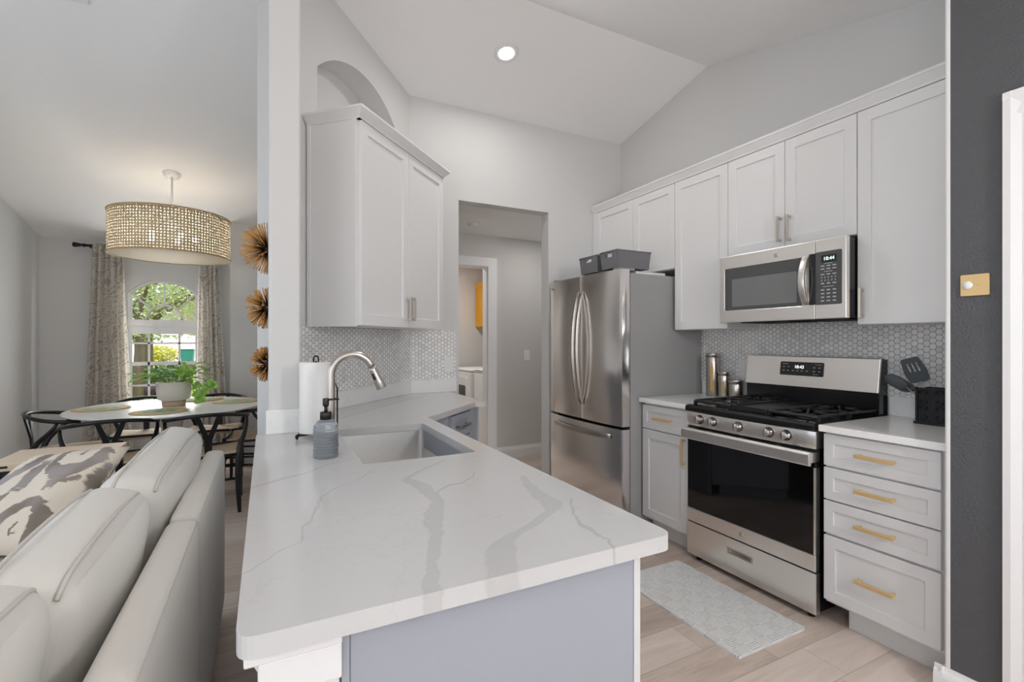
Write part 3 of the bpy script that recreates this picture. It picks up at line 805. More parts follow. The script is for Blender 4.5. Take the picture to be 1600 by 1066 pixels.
# cooktop
ct = MB(); ct.prism([(-.004, .8765), (-.016, .884), (-.016, .905), (-.004, .916), (.03, .918), (.05, .908), (.575, .908), (.605, .908), (.605, .8765)], .0, RW, 'x')
build('cooktop', ct, M['black'], rg, bevel=.004)
for a, b_ in ((.02, .265), (.50, .742)):
    for yy in (.17, .44):
        bb = MB(); cx = (a+b_)/2; bb.lathe([(.055, .908), (.055, .914), (.04, .918), (.04, .926), (.036, .93), (.0001, .93)], (cx, yy, 0), 24)
        build('burner', bb, M['iron'], rg)
    g_ = MB(); z = .938; r = .007
    fr_ = rpoly([(a, .035), (b_, .035), (b_, .565), (a, .565)], [.03]*4, 4)
    g_.tube([(x, y, z) for x, y in fr_], .009, 8, True)
    g_.box(a+.012, b_-.012, .296, .31, z-.008, z+.008)
    for yy in (.17, .44):
        cx = (a+b_)/2
        for k in range(6):
            an = pi*k/3+pi/6*0
            x2, y2 = cx+cos(an)*.15, yy+sin(an)*.15
            x2 = max(a, min(b_, x2)); y2 = max(yy-.135, min(yy+.135, y2))
            g_.tube([(cx+cos(an)*.03, yy+sin(an)*.03, z+.004), (x2, y2, z)], .006, 6)
    for x in (a, b_):
        for y in (.05, .30, .55): g_.box(x-.008, x+.008, y-.008, y+.008, .909, z)
    build('grate', g_, M['iron'], rg)
gd = MB(); gd.box(.275, .49, .04, .56, .92, .936)
gd.prism(rpoly([(.275, .04), (.49, .04), (.49, .56), (.275, .56)], [.02]*4), .936, .944, 'z', holes=[rpoly([(.285, .05), (.48, .05), (.48, .55), (.285, .55)], [.018]*4)])
for x in (.285, .48):
    for y in (.06, .54): gd.box(x-.008, x+.008, y-.008, y+.008, .909, .921)
build('griddle', gd, M['iron'], rg, bevel=.002)
# backguard
bg = MB(); bg.prism([(.535, .905), (.615, .905), (.615, 1.195), (.57, 1.203), (.56, 1.203), (.535, 1.03)], .0, RW, 'x')
b_ = build('backguard', bg, M['black'], rg, bevel=.004)
sp = MB(); sp.prism([(.520, 1.028), (.5345, 1.03), (.5595, 1.2025), (.557, 1.206), (.548, 1.206), (.544, 1.203)], .0, RW, 'x')
sp_ = build('backguard_face', sp, M['steel'], b_, bevel=.003)
# display lies in the tilted face
tilt = math.atan2(.024, .175)
dp = bpy.data.objects.new('display', None)
mm = MB(); mm.prism(rpoly([(-.128, -.040), (.128, -.040), (.128, .040), (-.128, .040)], [.008]*4), -.002, .003, 'y')
dp = build('display', mm, M['bglass'], rg, loc=(.360, .5325, 1.132)); dp.rotation_euler = (-tilt, 0, 0)
text('clock_digits', '10:43', M['digitw'], dp, (-.012, -.0028, .010), .026)
lg = MB()
for r_, xs in ((.010, (-.105, -.075, .075, .105)), (-.012, (-.105, -.078, -.048, -.02, .005, .035, .075, .105))):
    for x in xs: lg.box(x-.006, x+.006, -.0026, -.002, r_-.002, r_+.002)
lg.box(-.115, -.08, -.0026, -.002, .026, .0285); lg.box(.08, .115, -.0026, -.002, .026, .0285); lg.box(.07, .1, -.0026, -.002, -.030, -.0275)
build('legend', lg, M['legend'], dp)['kind'] = 'stuff'
bd = MB(); bd.lathe([(.0001, -.0015), (.0125, -.0015), (.014, 0.0), (.014, .002)], (.370, -.0003, .266), 28, 'y')
build('badge', bd, M['satin'], d)
for x in (.03, RW-.07):
    for y in (.05, .55): build('foot', MB().lathe([(.018, 0), (.018, .036)], (x+.02, y, 0), 14), M['black'], rg)

# ---- microwave
mw = thing('microwave', 'stainless steel over-the-range microwave with dark window and keypad', 'microwave', (2.465, 2.050, 1.405), RZ)
MW = .722
build('body', MB().box(.004, MW-.004, .03, .39, 0.006, .392), M['black'], mw, bevel=.002)
un = MB(); un.box(.10, .40, .06, .32, -.004, .0055); un.box(.45, .68, .06, .32, -.004, .0055)
build('grease_filter', un, M['darkgap'], mw)
wl_ = [(.036, .071), (.508, .071), (.508, .319), (.036, .319)]
dm = MB(); dm.prism([(0, 0), (.573, 0), (.573, .395), (0, .395)], 0, .03, 'y', holes=[rpoly(wl_, [.006]*4, 3)])
d = build('door', dm, M['steel'], mw, bevel=.003)
build('window', MB().box(.034, .51, .004, .028, .069, .321), M['mwglass'], d)
build('window_mesh', MB().prism(rpoly([(.085, .092), (.478, .092), (.478, .255), (.085, .255)], [.006]*4), .0028, .004, 'y'), M['mwscreen'], d)
hp = [(-.004-.042*sin(pi*i/14)**.8, .073+.253*i/14) for i in range(15)]; hi = [(.0-.034*sin(pi*i/14)**.8, .085+.23*i/14) for i in range(15)]
hp[0] = (.001, .071); hp[-1] = (.001, .328)
build('handle', MB().prism(hp+hi[::-1], .512, .545, 'x', smooth=True), M['steel'], d, bevel=.003)
build('handle_recess', MB().prism([(.548, .072), (.575, .072), (.575, .33), (.548, .33)], -.006, .002, 'y'), M['black'], d, bevel=.002)
build('control_frame', MB().box(.575, MW, 0, .03, 0, .395), M['steel'], mw, bevel=.003)
kp = build('keypad', MB().prism(rpoly([(.578, .070), (.702, .070), (.702, .334), (.578, .334)], [.008]*4), -.0025, .001, 'y'), M['mwglass'], mw)
build('display', MB().prism([(.607, .279), (.678, .279), (.678, .314), (.607, .314)], -.0032, -.002, 'y'), M['bglass'], kp)
text('clock_digits', '10:44', M['digit'], kp, (.643, -.0036, .2965), .024)
lg = MB()
for z in (.262, .247, .220): [lg.box(x-.009, x+.009, -.0031, -.0024, z-.0025, z+.0025) for x in (.613, .641, .669)]
lg.box(.622, .660, -.0031, -.0024, .272, .2745); lg.box(.622, .660, -.0031, -.0024, .2325, .235)
for z in (.205, .190): [lg.box(x-.002, x+.002, -.0031, -.0024, z-.0035, z+.0035) for x in (.609, .625, .641, .657, .673)]
for z in (.175, .143, .125, .107, .089): [lg.box(x-.008, x+.008, -.0031, -.0024, z-.003, z+.003) for x in (.613, .641, .669)]
lg.box(.615, .667, -.0031, -.0024, .158, .1605)
build('legend', lg, M['legend'], kp)['kind'] = 'stuff'
bd = MB(); bd.lathe([(.0001, -.002), (.013, -.002), (.0145, 0), (.0145, .001)], (.366, 0, .357), 28, 'y'); bd.lathe([(.010, -.0026), (.0115, -.0026), (.0115, -.0018), (.010, -.0018)], (.366, 0, .357), 28, 'y', closed=True)
build('badge', bd, M['satin'], d)

# ---- things on the right counters
def canister(label, x, y, r, h, win):
    o = thing('canister', label, 'canister', (x, y, .9142), 0, 'steel canisters beside the range')
    build('body', MB().lathe([(r*.96, 0), (r, .004), (r, h-.028), (r*.98, h-.026)], n=32), M['nickel'], o)
    build('lid', MB().lathe([(r*1.03, h-.024), (r*1.03, h-.003), (r*1.0, h), (.0001, h)], n=32), M['nickel'], o)
    build('seal', MB().lathe([(r*.99, h-.027), (r*.99, h-.023)], n=32), M['black'], o)
    # curved wooden inlay on the front
    k = MB(); a0 = radians(213); vs = []; n = 14
    for i in range(n+1):
        z = .03+(h-.09)*i/n; wv = radians(13)*(.45+.55*abs(sin(pi*i/n*2+.4))) if win else 0
        for j in range(5):
            a = a0-wv+2*wv*j/4; vs.append(((r+.0012)*cos(a), (r+.0012)*sin(a), z))
    if win:
        k.add(vs, [(i*5+j, i*5+j+1, (i+1)*5+j+1, (i+1)*5+j) for i in range(n) for j in range(4)], True)
        kk = build('label_inlay', k, M['bamboo'], o); sm = kk.modifiers.new('t', 'SOLIDIFY'); sm.thickness = .001
canister('tallest of three steel canisters beside the refrigerator', 2.785, 2.375, .043, .295, True)
canister('medium steel canister with wavy amber inlay between its neighbours', 2.79, 2.285, .036, .172, True)
canister('shortest steel canister next to the range', 2.785, 2.185, .044, .122, False)

cr = thing('utensil_crock', 'square black scrollwork utensil holder at the counter end', 'utensil holder', (2.735, 1.085, .9142), radians(0))
b = MB(); hs = .055
b.box(-.062, .062, -.066, .066, 0, .012)
b.box(-hs, hs, -hs, -hs+.006, .012, .165); b.box(-hs, hs, hs-.006, hs, .012, .165); b.box(-hs, -hs+.006, -hs, hs, .012, .165); b.box(hs-.006, hs, -hs, hs, .012, .165)
build('body', b, M['blackmetal'], cr)
s_ = MB()
for sx in (-1, 1):
    for k in range(4):
        for side in range(2):
            cy, cz = sx*.026, .036+.036*k
            sp = [(cy+sx*(.019-.0023*i)*cos(i*.7), cz+(.017-.0022*i)*sin(i*.7)*(1 if k % 2 else -1)) for i in range(8)]
            if side == 0: s_.tube([(-hs-.002, y, z) for y, z in sp], .0035, 6)
            else: s_.tube([(y, -hs-.002, z) for y, z in sp], .0035, 6)
for y in (-hs, hs): s_.box(-hs-.004, -hs+.004, y-.005, y+.005, .012, .168)
s_.box(-hs-.004, -hs+.003, -hs, hs, .159, .167); s_.box(-hs, hs, -hs-.004, -hs+.003, .159, .167)
build('scrollwork', s_, M['blackmetal'], cr)
sp = thing('spatula', 'grey slotted turner leaning in the black utensil holder', 'spatula', (2.725, 1.10, .96))
bm_ = MB()
blade = rpoly([(-.040, .0), (.040, .0), (.046, .055), (.036, .120), (-.036, .120), (-.046, .055)], [.02, .02, .01, .014, .014, .01])
sl_ = [[(x-.004, .052), (x+.004, .052), (x+.003, .094), (x-.003, .094)] for x in (-.018, 0, .018)]
bm_.prism(blade, -.002, .002, 'y', holes=sl_)
spM = Matrix.Translation((-.02, .035, .145)) @ Matrix.Rotation(radians(-90), 4, 'Z') @ Matrix.Rotation(radians(-17), 4, 'Y') @ Matrix.Rotation(radians(16), 4, 'X')
bm_.xform(spM); build('blade', bm_, M['utensil'], sp, bevel=.001)
top = spM @ Vector((0, 0, .004))
build('handle', MB().tube([(.012, -.02, .0), tuple(top)], .004, 8), M['nickel'], sp)
so = thing('serving_spoon', 'grey spoon leaning left in the black utensil holder', 'spoon', (2.745, 1.115, .96))
bm_ = MB(); bm_.ball((0, 0, .04), .04, 18, (.75, .25, 1.25))
sM = Matrix.Translation((-.02, .09, .12)) @ Matrix.Rotation(radians(-90), 4, 'Z') @ Matrix.Rotation(radians(-62), 4, 'Y') @ Matrix.Rotation(radians(10), 4, 'X')
bm_.xform(sM); build('bowl', bm_, M['utensil'], so)
build('handle', MB().tube([(.0, -.03, .0), tuple(sM @ Vector((0, 0, 0)))], .004, 8), M['nickel'], so)
s2 = thing('second_spoon', 'second grey spoon behind the turner, lower and further left', 'spoon', (2.765, 1.10, .96))  # a spoon like the one before it
bm_ = MB(); bm_.ball((0, 0, .045), .04, 18, (.7, .2, 1.35))
sM = Matrix.Translation((-.01, .085, .105)) @ Matrix.Rotation(radians(-90), 4, 'Z') @ Matrix.Rotation(radians(-72), 4, 'Y')
bm_.xform(sM); build('bowl', bm_, M['utensil'], s2)
build('handle', MB().tube([(.0, -.03, .0), tuple(sM @ Vector((0, 0, 0)))], .004, 8), M['nickel'], s2)

def wallplate(name, label, cat, loc, rz, kind, group=None):
    o = thing(name, label, cat, loc, rz, group)
    build('plate', MB().prism(rpoly([(-.036, -.058), (.036, -.058), (.036, .058), (-.036, .058)], [.006]*4, 3), -.005, 0, 'y'), M['plastic'], o, bevel=.002)
    if kind == 'switch':
        build('rocker', MB().prism([(-.017, -.033), (.017, -.033), (.017, .033), (-.017, .033)], -.009, -.0045, 'y'), M['plastic'], o, bevel=.002)
    else:
        build('socket', MB().prism(rpoly([(-.017, -.034), (.017, -.034), (.017, .034), (-.017, .034)], [.004]*4, 3), -.0075, -.0045, 'y'), M['plastic'], o, bevel=.001)
    return o
wallplate('wall_outlet', 'white outlet on hex tile behind the steel canisters', 'outlet', (XW-.009, 2.188, 1.105), RZ, 'outlet')
wallplate('wall_outlet', 'white outlet on hex tile behind the faucet', 'outlet', (.535-.0064, 3.065+.0064-.012, 1.15), DZ, 'outlet')
wallplate('light_switch', 'white rocker switch on the hex tile beside the hall opening', 'light switch', (1.225, YB-.009, 1.12), 0, 'switch')
wallplate('light_switch', 'white rocker switch on the hall wall', 'light switch', (2.633, 4.7995, 1.136), 0, 'switch')
o = thing('dimmer_plate', 'gold wall plate with round white dial on charcoal wall', 'light switch', (2.1995, .766, 1.49), RZ)
build('plate', MB().prism(rpoly([(-.0385, -.037), (.0385, -.037), (.0385, .037), (-.0385, .037)], [.004]*4, 3), -.006, 0, 'y'), M['brass'], o, bevel=.0015)
build('dial', MB().lathe([(.015, -.005), (.014, -.011), (.0001, -.012)], (-.019, 0, .0), 24, 'y'), M['plastic'], o)
build('toggle', MB().box(.004, .012, -.009, -.005, -.0015, .0015), M['brass'], o)

# ---- baskets on the refrigerator
def basket(label, x0, x1, y0, y1, h):
    cx, cy = (x0+x1)/2, (y0+y1)/2
    o = thing('storage_basket', label, 'basket', (cx, cy, 1.7925), 0, 'grey baskets on the refrigerator')
    a, b_ = (x1-x0)/2, (y1-y0)/2
    m = MB(); k = .92
    def ring(s, z, t=0): return [(-a*s+t, -b_*s+t, z), (a*s-t, -b_*s+t, z), (a*s-t, b_*s-t, z), (-a*s+t, b_*s-t, z)]
    # walls: long sides and back
    def quad(p, q, r, s2): m.add([p, q, r, s2], [(0, 1, 2, 3)])
    o0, o1 = ring(k, 0), ring(1, h); i0, i1 = ring(k, .006, .005), ring(1, h, .005)
    for i in range(4):
        j = (i+1) % 4
        if i == 3: continue
        quad(o0[i], o0[j], o1[j], o1[i]); quad(i0[j], i0[i], i1[i], i1[j]); quad(o1[i], o1[j], i1[j], i1[i])
    m.add(o0, [(3, 2, 1, 0)]); m.add(i0, [(0, 1, 2, 3)])
    # front wall (facing the room) with a hand hole
    wb = b_
    hole = rpoly([(-.035, h*.66), (.035, h*.66), (.035, h*.86), (-.035, h*.86)], [.008]*4, 3)
    kk = len(m.v)
    m.prism([(-wb*k, 0), (wb*k, 0), (wb, h), (-wb, h)], 0, .005, 'x', holes=[hole])
    for i in range(kk, len(m.v)):
        x, y, z = m.v[i]; m.v[i] = (-a*(k+(1-k)*z/h)+x, y, z)
    build('bin', m, M['basket'], o, merge=False)
    build('rim', MB().tube([(x, y, z) for x, y, z in ring(1.0, h)], .005, 6, True), M['basket'], o)
    return o
basket('right grey woven basket on the refrigerator, nearest the range', 2.10, 2.40, 2.57, 2.755, .118)
basket('left grey woven basket on the refrigerator, nearest the hall', 2.11, 2.40, 2.80, 3.02, .118)
pb = MB(); pb.soft((.128, .062, .05), .03, 10, wob=.006)
tag(build('folded_cloth', pb, M['wpaper'], loc=(2.248, 2.66, 1.872)), 'white folded cloth poking out of the right refrigerator basket', 'cloth')

pc = MB(); pc.soft((.125, .075, .045), .03, 10, wob=.005)
tag(build('folded_cloth', pc, M['wpaper'], loc=(2.25, 2.91, 1.858)), 'white folded cloth lying inside the left refrigerator basket, seen through its hand hole', 'cloth')

# ---- kitchen mat
mt = build('kitchen_mat', MB().prism(rpoly([(-.222, -.375), (.222, -.375), (.222, .375), (-.222, .375)], [.012]*4), 0, .012, 'z'), M['mat'], loc=(1.93, 1.705, .0005), bevel=.008, seg=3)
tag(mt, 'pale grey basketweave patterned mat on the floor before the range', 'mat')

# ---- island: cabinet box, end panel, top, sink
ic = thing('island_cabinet', 'pale grey island cabinet under the quartz peninsula', 'cabinet', (.1015, .76, 0))
build('body', MB().prism([(0, .013), (.5625, .013), (.5625, 1.50), (0, 1.50)], .1, .882, 'z', holes=[[(.016, .03), (.5475, .03), (.5475, 1.484), (.016, 1.484)]]), M['greyblue'], ic)
build('bottom_board', MB().box(.016, .5475, .03, 1.484, .1, .116), M['greyblue'], ic)
build('toe_kick', MB().box(.0, .50, .03, 1.50, 0, .1), M['greyblue'], ic)
build('end_panel', MB().box(0.012, .5615, 0, .012, .0, .882), M['greyblue'], ic, bevel=.001)
build('end_strip', MB().box(-.0005, .011, -.003, .012, .0, .882), M['greyblue'], ic, bevel=.001)
build('face_frame', MB().box(.5635, .58, 0, 1.50, .0, .882), M['grey'], ic, bevel=.001)
for k in range(3):
    d = build('door', shaker(0, .44, .12, .87), M['grey'], ic, bevel=.0015); d.location = (.60, .03+.475*k, 0); d.rotation_euler = (0, 0, pi/2)
    build('handle', pull_v(.40, .68, .82), M['brass'], d)

outer = [(-.035, .705), (.718, .705), (.718, 2.335), (1.163, 2.78), (1.232, 2.78), (1.232, 3.458), (.928, 3.457), (.133, 2.662), (.133, 2.212), (.0, 2.212), (-.035, 2.235)]
top = rpoly(outer, [.03, .03, .004, .004, .006, 0, 0, 0, 0, 0, .02])
hole = rpoly([(.268, 1.533), (.645, 1.533), (.645, 2.185), (.268, 2.185)], [.02]*4, 4)
it = thing('island_countertop', 'large white quartz peninsula top with grey veining around the sink', 'countertop', (.35, .705, .884))
build('slab', MB().prism(top, .884, .9145, 'z', holes=[hole]), M['quartz'], it, shift=(.35, .705, .884), bevel=.006, seg=3)
# upstands: along the diagonal wall, back wall and the column face
dn = (1/sqrt(2), -1/sqrt(2))
def upstand(p, q, nrm, t=.018):
    us = MB().prism([p, q, (q[0]+nrm[0]*t, q[1]+nrm[1]*t), (p[0]+nrm[0]*t, p[1]+nrm[1]*t)], .915, 1.012, 'z')
    build('backsplash_strip', us, M['quartz2'], it, shift=(.35, .705, .884), bevel=.002)
upstand((.142, 2.671-.003), (.924, 3.450), dn)
upstand((.935, 3.4505), (1.282, 3.4505), (0, -1))
upstand((.0, 2.2125), (.134, 2.2125), (0, -1))

sk = thing('sink', 'undermount stainless steel sink set in the quartz peninsula', 'sink', (.4565, 1.859, .884))
a, b_, dp_ = .195, .333, .215
pr = MB()
def rr(s, z, r): return [(x, y, z) for x, y in rpoly([(-a*s, -b_*s), (a*s, -b_*s), (a*s, b_*s), (-a*s, b_*s)], [r]*4, 5)]
loops = [rr(1.07, -.003, .03), rr(1, -.003, .022), rr(1, -.02, .022), rr(.985, -dp_+.025, .03), rr(.93, -dp_, .04)]
n = len(loops[0])
for i in range(len(loops)-1):
    vs = loops[i]+loops[i+1]; pr.add(vs, [(j, (j+1) % n, n+(j+1) % n, n+j) for j in range(n)])
pr.add(loops[-1], [tuple(range(n))])
ob = build('basin', pr, M['sinksteel'], sk); sm = ob.modifiers.new('t', 'SOLIDIFY'); sm.thickness = .0015
build('drain', MB().lathe([(.045, -dp_+.004), (.045, -dp_+.001), (.03, -dp_+.001), (.0001, -dp_+.003)], (0, 0.05, 0), 24), M['nickel'], sk)

# ---- faucet
fc = thing('faucet', 'brushed nickel gooseneck pull-down faucet behind the sink', 'faucet', (.212, 1.87, .9147))
build('base', MB().lathe([(.027, 0), (.027, .006), (.0165, .012), (.0155, .05), (.0001, .052)], n=24), M['nickel'], fc)
path = [(0, 0, .01), (0, 0, .14), (0, 0, .256)]+[(.075-.075*cos(radians(t)), 0, .256+.075*sin(radians(t))) for t in range(10, 161, 10)]
e = Vector(path[-1]); dr = (Vector(path[-1])-Vector(path[-2])).normalized()
build('neck', MB().tube(path, .0138, 18), M['nickel'], fc)
sh = build('spray_head', MB().tube([e+dr*.0005, e+dr*.012, e+dr*.06, e+dr*.086, e+dr*.089], [.0142, .0146, .0172, .0195, .0185], 18), M['nickel'], fc)
bt = MB(); q = e+dr*.04+Vector((-.012, -.0125, 0)); bt.tube([q-dr*.012, q+dr*.012], .005, 10)
build('spray_button', bt, M['black'], sh)
lv = MB(); lv.tube([(0, .012, .07), (0, .04, .075)], .008, 12); lv.tube([(0, .035, .075), (-.01, .045, .14)], [.006, .004], 10)
build('lever', lv, M['nickel'], fc)

# ---- soap dispenser
sd = thing('soap_dispenser', 'ribbed grey glass soap bottle with black pump by the sink', 'soap dispenser', (.176, 1.694, .9147))
pr = [(.001, .0), (.036, 0), (.039, .004)]
for i in range(9):
    z = .008+.010*i; pr += [(.0388, z), (.0400, z+.0025), (.0388, z+.005), (.0366, z+.0075)]
pr += [(.0385, .099), (.0355, .108), (.029, .117), (.021, .122), (.0165, .124), (.0165, .13), (.001, .13)]
build('bottle', MB().lathe(pr, n=40), M['bottle'], sd)
build('soap', MB().lathe([(.001, .006), (.033, .006), (.034, .05), (.033, .078), (.001, .078)], n=24), simple('soap_liquid', srgb(222, 229, 234), .3), sd)
build('collar', MB().lathe([(.0185, .122), (.0185, .146), (.016, .148), (.005, .148)], n=28), M['bronze'], sd)
pm = MB(); pm.lathe([(.0055, .146), (.0055, .168)], n=14); pm.lathe([(.0085, .166), (.010, .172), (.010, .190), (.0085, .192), (.0001, .192)], n=20); pm.tube([(.004, 0, .186), (.03, .012, .187), (.042, .017, .184)], .0035, 10)
build('pump', pm, M['bronze'], sd)

# ---- paper towel on its holder
ph = thing('paper_towel_holder', 'black wire paper towel holder left of the faucet', 'paper towel holder', (.178, 2.068, .9147))
m = MB(); m.tube([(0, 0, .012), (0, 0, .30)], .004, 10)
m.tube([(-.009, 0, .296)]+[(-.009*cos(radians(t)), 0, .312+.009*sin(radians(t))) for t in range(0, 181, 20)]+[(.009, 0, .296)], .0028, 8)
build('post', m, M['blackmetal'], ph)
m = MB()
for k in range(3):
    an = radians(205+120*k); m.tube([(0, 0, .014), (.075*cos(an), .075*sin(an), .014)], .0045, 8)
    m.tube([(.075*cos(an), .075*sin(an), .014), (.083*cos(an), .083*sin(an), .011), (.086*cos(an+.12), .086*sin(an+.12), .018), (.078*cos(an+.2), .078*sin(an+.2), .024)], .0035, 8)
    m.ball((.078*cos(an), .078*sin(an), .006), .006, 10)
build('base', m, M['blackmetal'], ph)
m = MB(); ax_ = .075
m.tube([(0, 0, .014), (ax_, -.01, .016), (ax_+.004, -.01, .04), (ax_+.004, -.012, .19), (ax_-.003, -.012, .21), (ax_-.011, -.012, .19), (ax_-.009, -.011, .06)], .0032, 8)
build('tension_arm', m, M['blackmetal'], ph)
pt = thing('paper_towel_roll', 'white paper towel roll standing on the black wire holder', 'paper towel', (.178, 2.068, .934))
build('roll', MB().lathe([(.02, 0), (.06, 0), (.0615, .002), (.0615, .274), (.06, .276), (.02, .276)], n=48, closed=True), M['wpaper'], pt)
build('core', MB().lathe([(.0195, .001), (.0195, .275), (.018, .275), (.018, .001)], n=24, closed=True), M['cord'], pt)

# ---- diagonal wall cabinet and base cabinet
dc = thing('corner_wall_cabinet', 'white two-door wall cabinet on the angled wall over the sink counter', 'cabinet', (.424, 2.492, 1.368), DZ)
# local origin at the front-left bottom of the doors; wall lies .326 behind
cw = .925
build('body', MB().box(0, cw, .021, .318, .006, 1.037), M['white'], dc, bevel=.001)
build('side_panel', MB().box(-.012, -.0005, .021, .318, .0, 1.037), M['white'], dc, bevel=.001)
sf = MB(); sf.box(-.016, -.012, .296, .317, 0, 1.037); sf.box(-.016, -.012, .021, .040, 0, 1.037)
build('side_trim', sf, M['white'], dc)
for i, (a, b2) in enumerate(((.004, .462), (.466, .921))):
    d = build('door', shaker(a, b2, .006, 1.034), M['white'], dc, bevel=.0015)
    build('handle', pull_v(.440 if i == 0 else .488, .045, .185), M['satin'], d, bevel=.0015)
cpf = [(.02, 1.037), (-.003, 1.037), (-.006, 1.045), (-.034, 1.076), (-.037, 1.078), (-.037, 1.088), (.02, 1.088)]
cm = MB()
# front run mitred at the left end, then the left return
def crown_sec(x, shift):
    return [(x-(shift*max(0, -y)), y, z) for y, z in cpf]
A = [(-.012+y if y < 0 else -.012, y, z) for y, z in cpf]; B = [(cw-y if y < 0 else cw, y, z) for y, z in cpf]
A = [(min(-.012, -.012+y), y, z) for y, z in cpf]; B = [(max(cw, cw-y), y, z) for y, z in cpf]
n = len(cpf)
cm.add(A+B, [(i, (i+1) % n, n+(i+1) % n, n+i) for i in range(n)]+[tuple(range(n)), tuple(range(2*n-1, n-1, -1))])
A2 = [(min(-.012, -.012+y) if y < .0 else .0, y if y < 0 else 0, z) for y, z in cpf]
A2 = [(-.012+y, y, z) if y < 0 else (.008, .0, z) for y, z in cpf]; B2 = [(-.012+y, .318, z) if y < 0 else (.008, .318, z) for y, z in cpf]
cm.add(A2+B2, [(i, (i+1) % n, n+(i+1) % n, n+i) for i in range(n)]+[tuple(range(n)), tuple(range(2*n-1, n-1, -1))])
A3 = [(cw-y, y, z) if y < 0 else (cw-.02, .0, z) for y, z in cpf]; B3 = [(cw-y, .318, z) if y < 0 else (cw-.02, .318, z) for y, z in cpf]
cm.add(A3+B3, [(i, (i+1) % n, n+(i+1) % n, n+i) for i in range(n)]+[tuple(range(n)), tuple(range(2*n-1, n-1, -1))])
build('crown', cm, M['white'], dc)
bc = thing('corner_base_cabinet', 'grey corner base cabinet under the angled counter end', 'cabinet', (.79, 2.43, 0), DZ)
build('body', MB().box(0, .535, .021, .40, .1, .882), M['greyblue'], bc, bevel=.001)
build('toe_kick', MB().box(0, .505, .07, .40, 0, .1), M['greyblue'], bc)
drawer_front(bc, .20, .46, .735, .868, M['greyblue'], M['nickel'], st=.035)
drawer_front(bc, .20, .46, .42, .728, M['greyblue'], M['nickel'], st=.045)
build('filler_strip', MB().box(.462, .572, .0015, .0205, .1, .882), M['greyblue'], bc)
epo = build('end_panel', MB().box(-.02, .012, .0, .595, .0, .882), M['greyblue'], bc, loc=(.5855, .0057, 0), bevel=.001); epo.rotation_euler = (0, 0, -DZ)

# ================================================================ LAMPS
def can_light(label, x, y, power, z=None, tilt=None):
    zc = vault(y) if z is None else z
    o = thing('recessed_light', label, 'ceiling light', (x, y, zc-.001))
    if z is None: o.rotation_euler = (math.atan(-.232 if y > 2.495 else .265) if y > YF else 0, 0, 0)
    build('trim_ring', MB().lathe([(.053, -.004), (.078, -.006), (.083, 0), (.053, 0)], n=40, closed=True), M['trim'], o)
    build('lens', MB().lathe([(.0001, -.003), (.053, -.003), (.053, -.001)], n=40), M['lens'], o)
    l = lamp('can_lamp', 'AREA', (0, 0, -.012), (0, 0, 0), power, (1, .985, .965), shape='DISK', size=.13)
    l.parent = o
    return o
can_light('round recessed ceiling light glowing above the refrigerator aisle', 1.425, 2.88, 4.3)
can_light('added unseen recessed ceiling light over the island nearest the camera', 1.0, 1.3, 1.5)  # out of view, added to brighten the near kitchen
can_light('added unseen recessed ceiling light in the living room behind the camera', -.9, -1.6, 10, 2.44)  # extra fill lamp, added behind the camera
can_light('added unseen recessed ceiling light in the hall', 2.6, 4.2, 2.6, 2.44)  # hidden lamp added to light the hall
can_light('added unseen recessed ceiling light in the laundry', 1.9, 5.6, 10, 2.44)  # hidden lamp added to light the laundry
gp = thing('added_glow_globe', 'added unseen glowing white globe that brightens the room from behind the camera', 'pendant light', (1.35, -1.15, 1.86))  # glowing ball added out of view to lift the ceiling and upper walls
build('globe', MB().ball((0, 0, 0), .11, 28), emit('added_globe_glow', (1, .985, .97, 1), 88), gp)
build('cord', MB().tube([(0, 0, .11), (0, 0, .58)], .004, 8), M['blackmetal'], gp)
sdm = thing('smoke_detector', 'small white detector on the hall ceiling', 'detector', (1.81, 4.38, 2.4395))
build('base', MB().lathe([(.055, 0), (.055, -.014), (.0001, -.014)], n=28), M['plastic'], sdm); build('cap', MB().lathe([(.045, -.0145), (.04, -.026), (.0001, -.028)], n=28), M['plastic'], sdm)
cv = thing('ceiling_vent', 'white square air vent on the dining ceiling at the picture edge', 'vent', (-1.0, 3.18, vault(3.18)-.001)); cv.rotation_euler = (math.atan(-.232), 0, 0)
build('frame', MB().prism([(-.16, -.16), (.16, -.16), (.16, .16), (-.16, .16)], -.012, 0, 'z', holes=[[(-.12, -.12), (.12, -.12), (.12, .12), (-.12, .12)]]), M['trim'], cv, bevel=.003)
m = MB()
for i in range(7): m.box(-.12, .12, -.115+.035*i, -.095+.035*i, -.009, -.005)
build('louvre', m, M['trim'], cv)

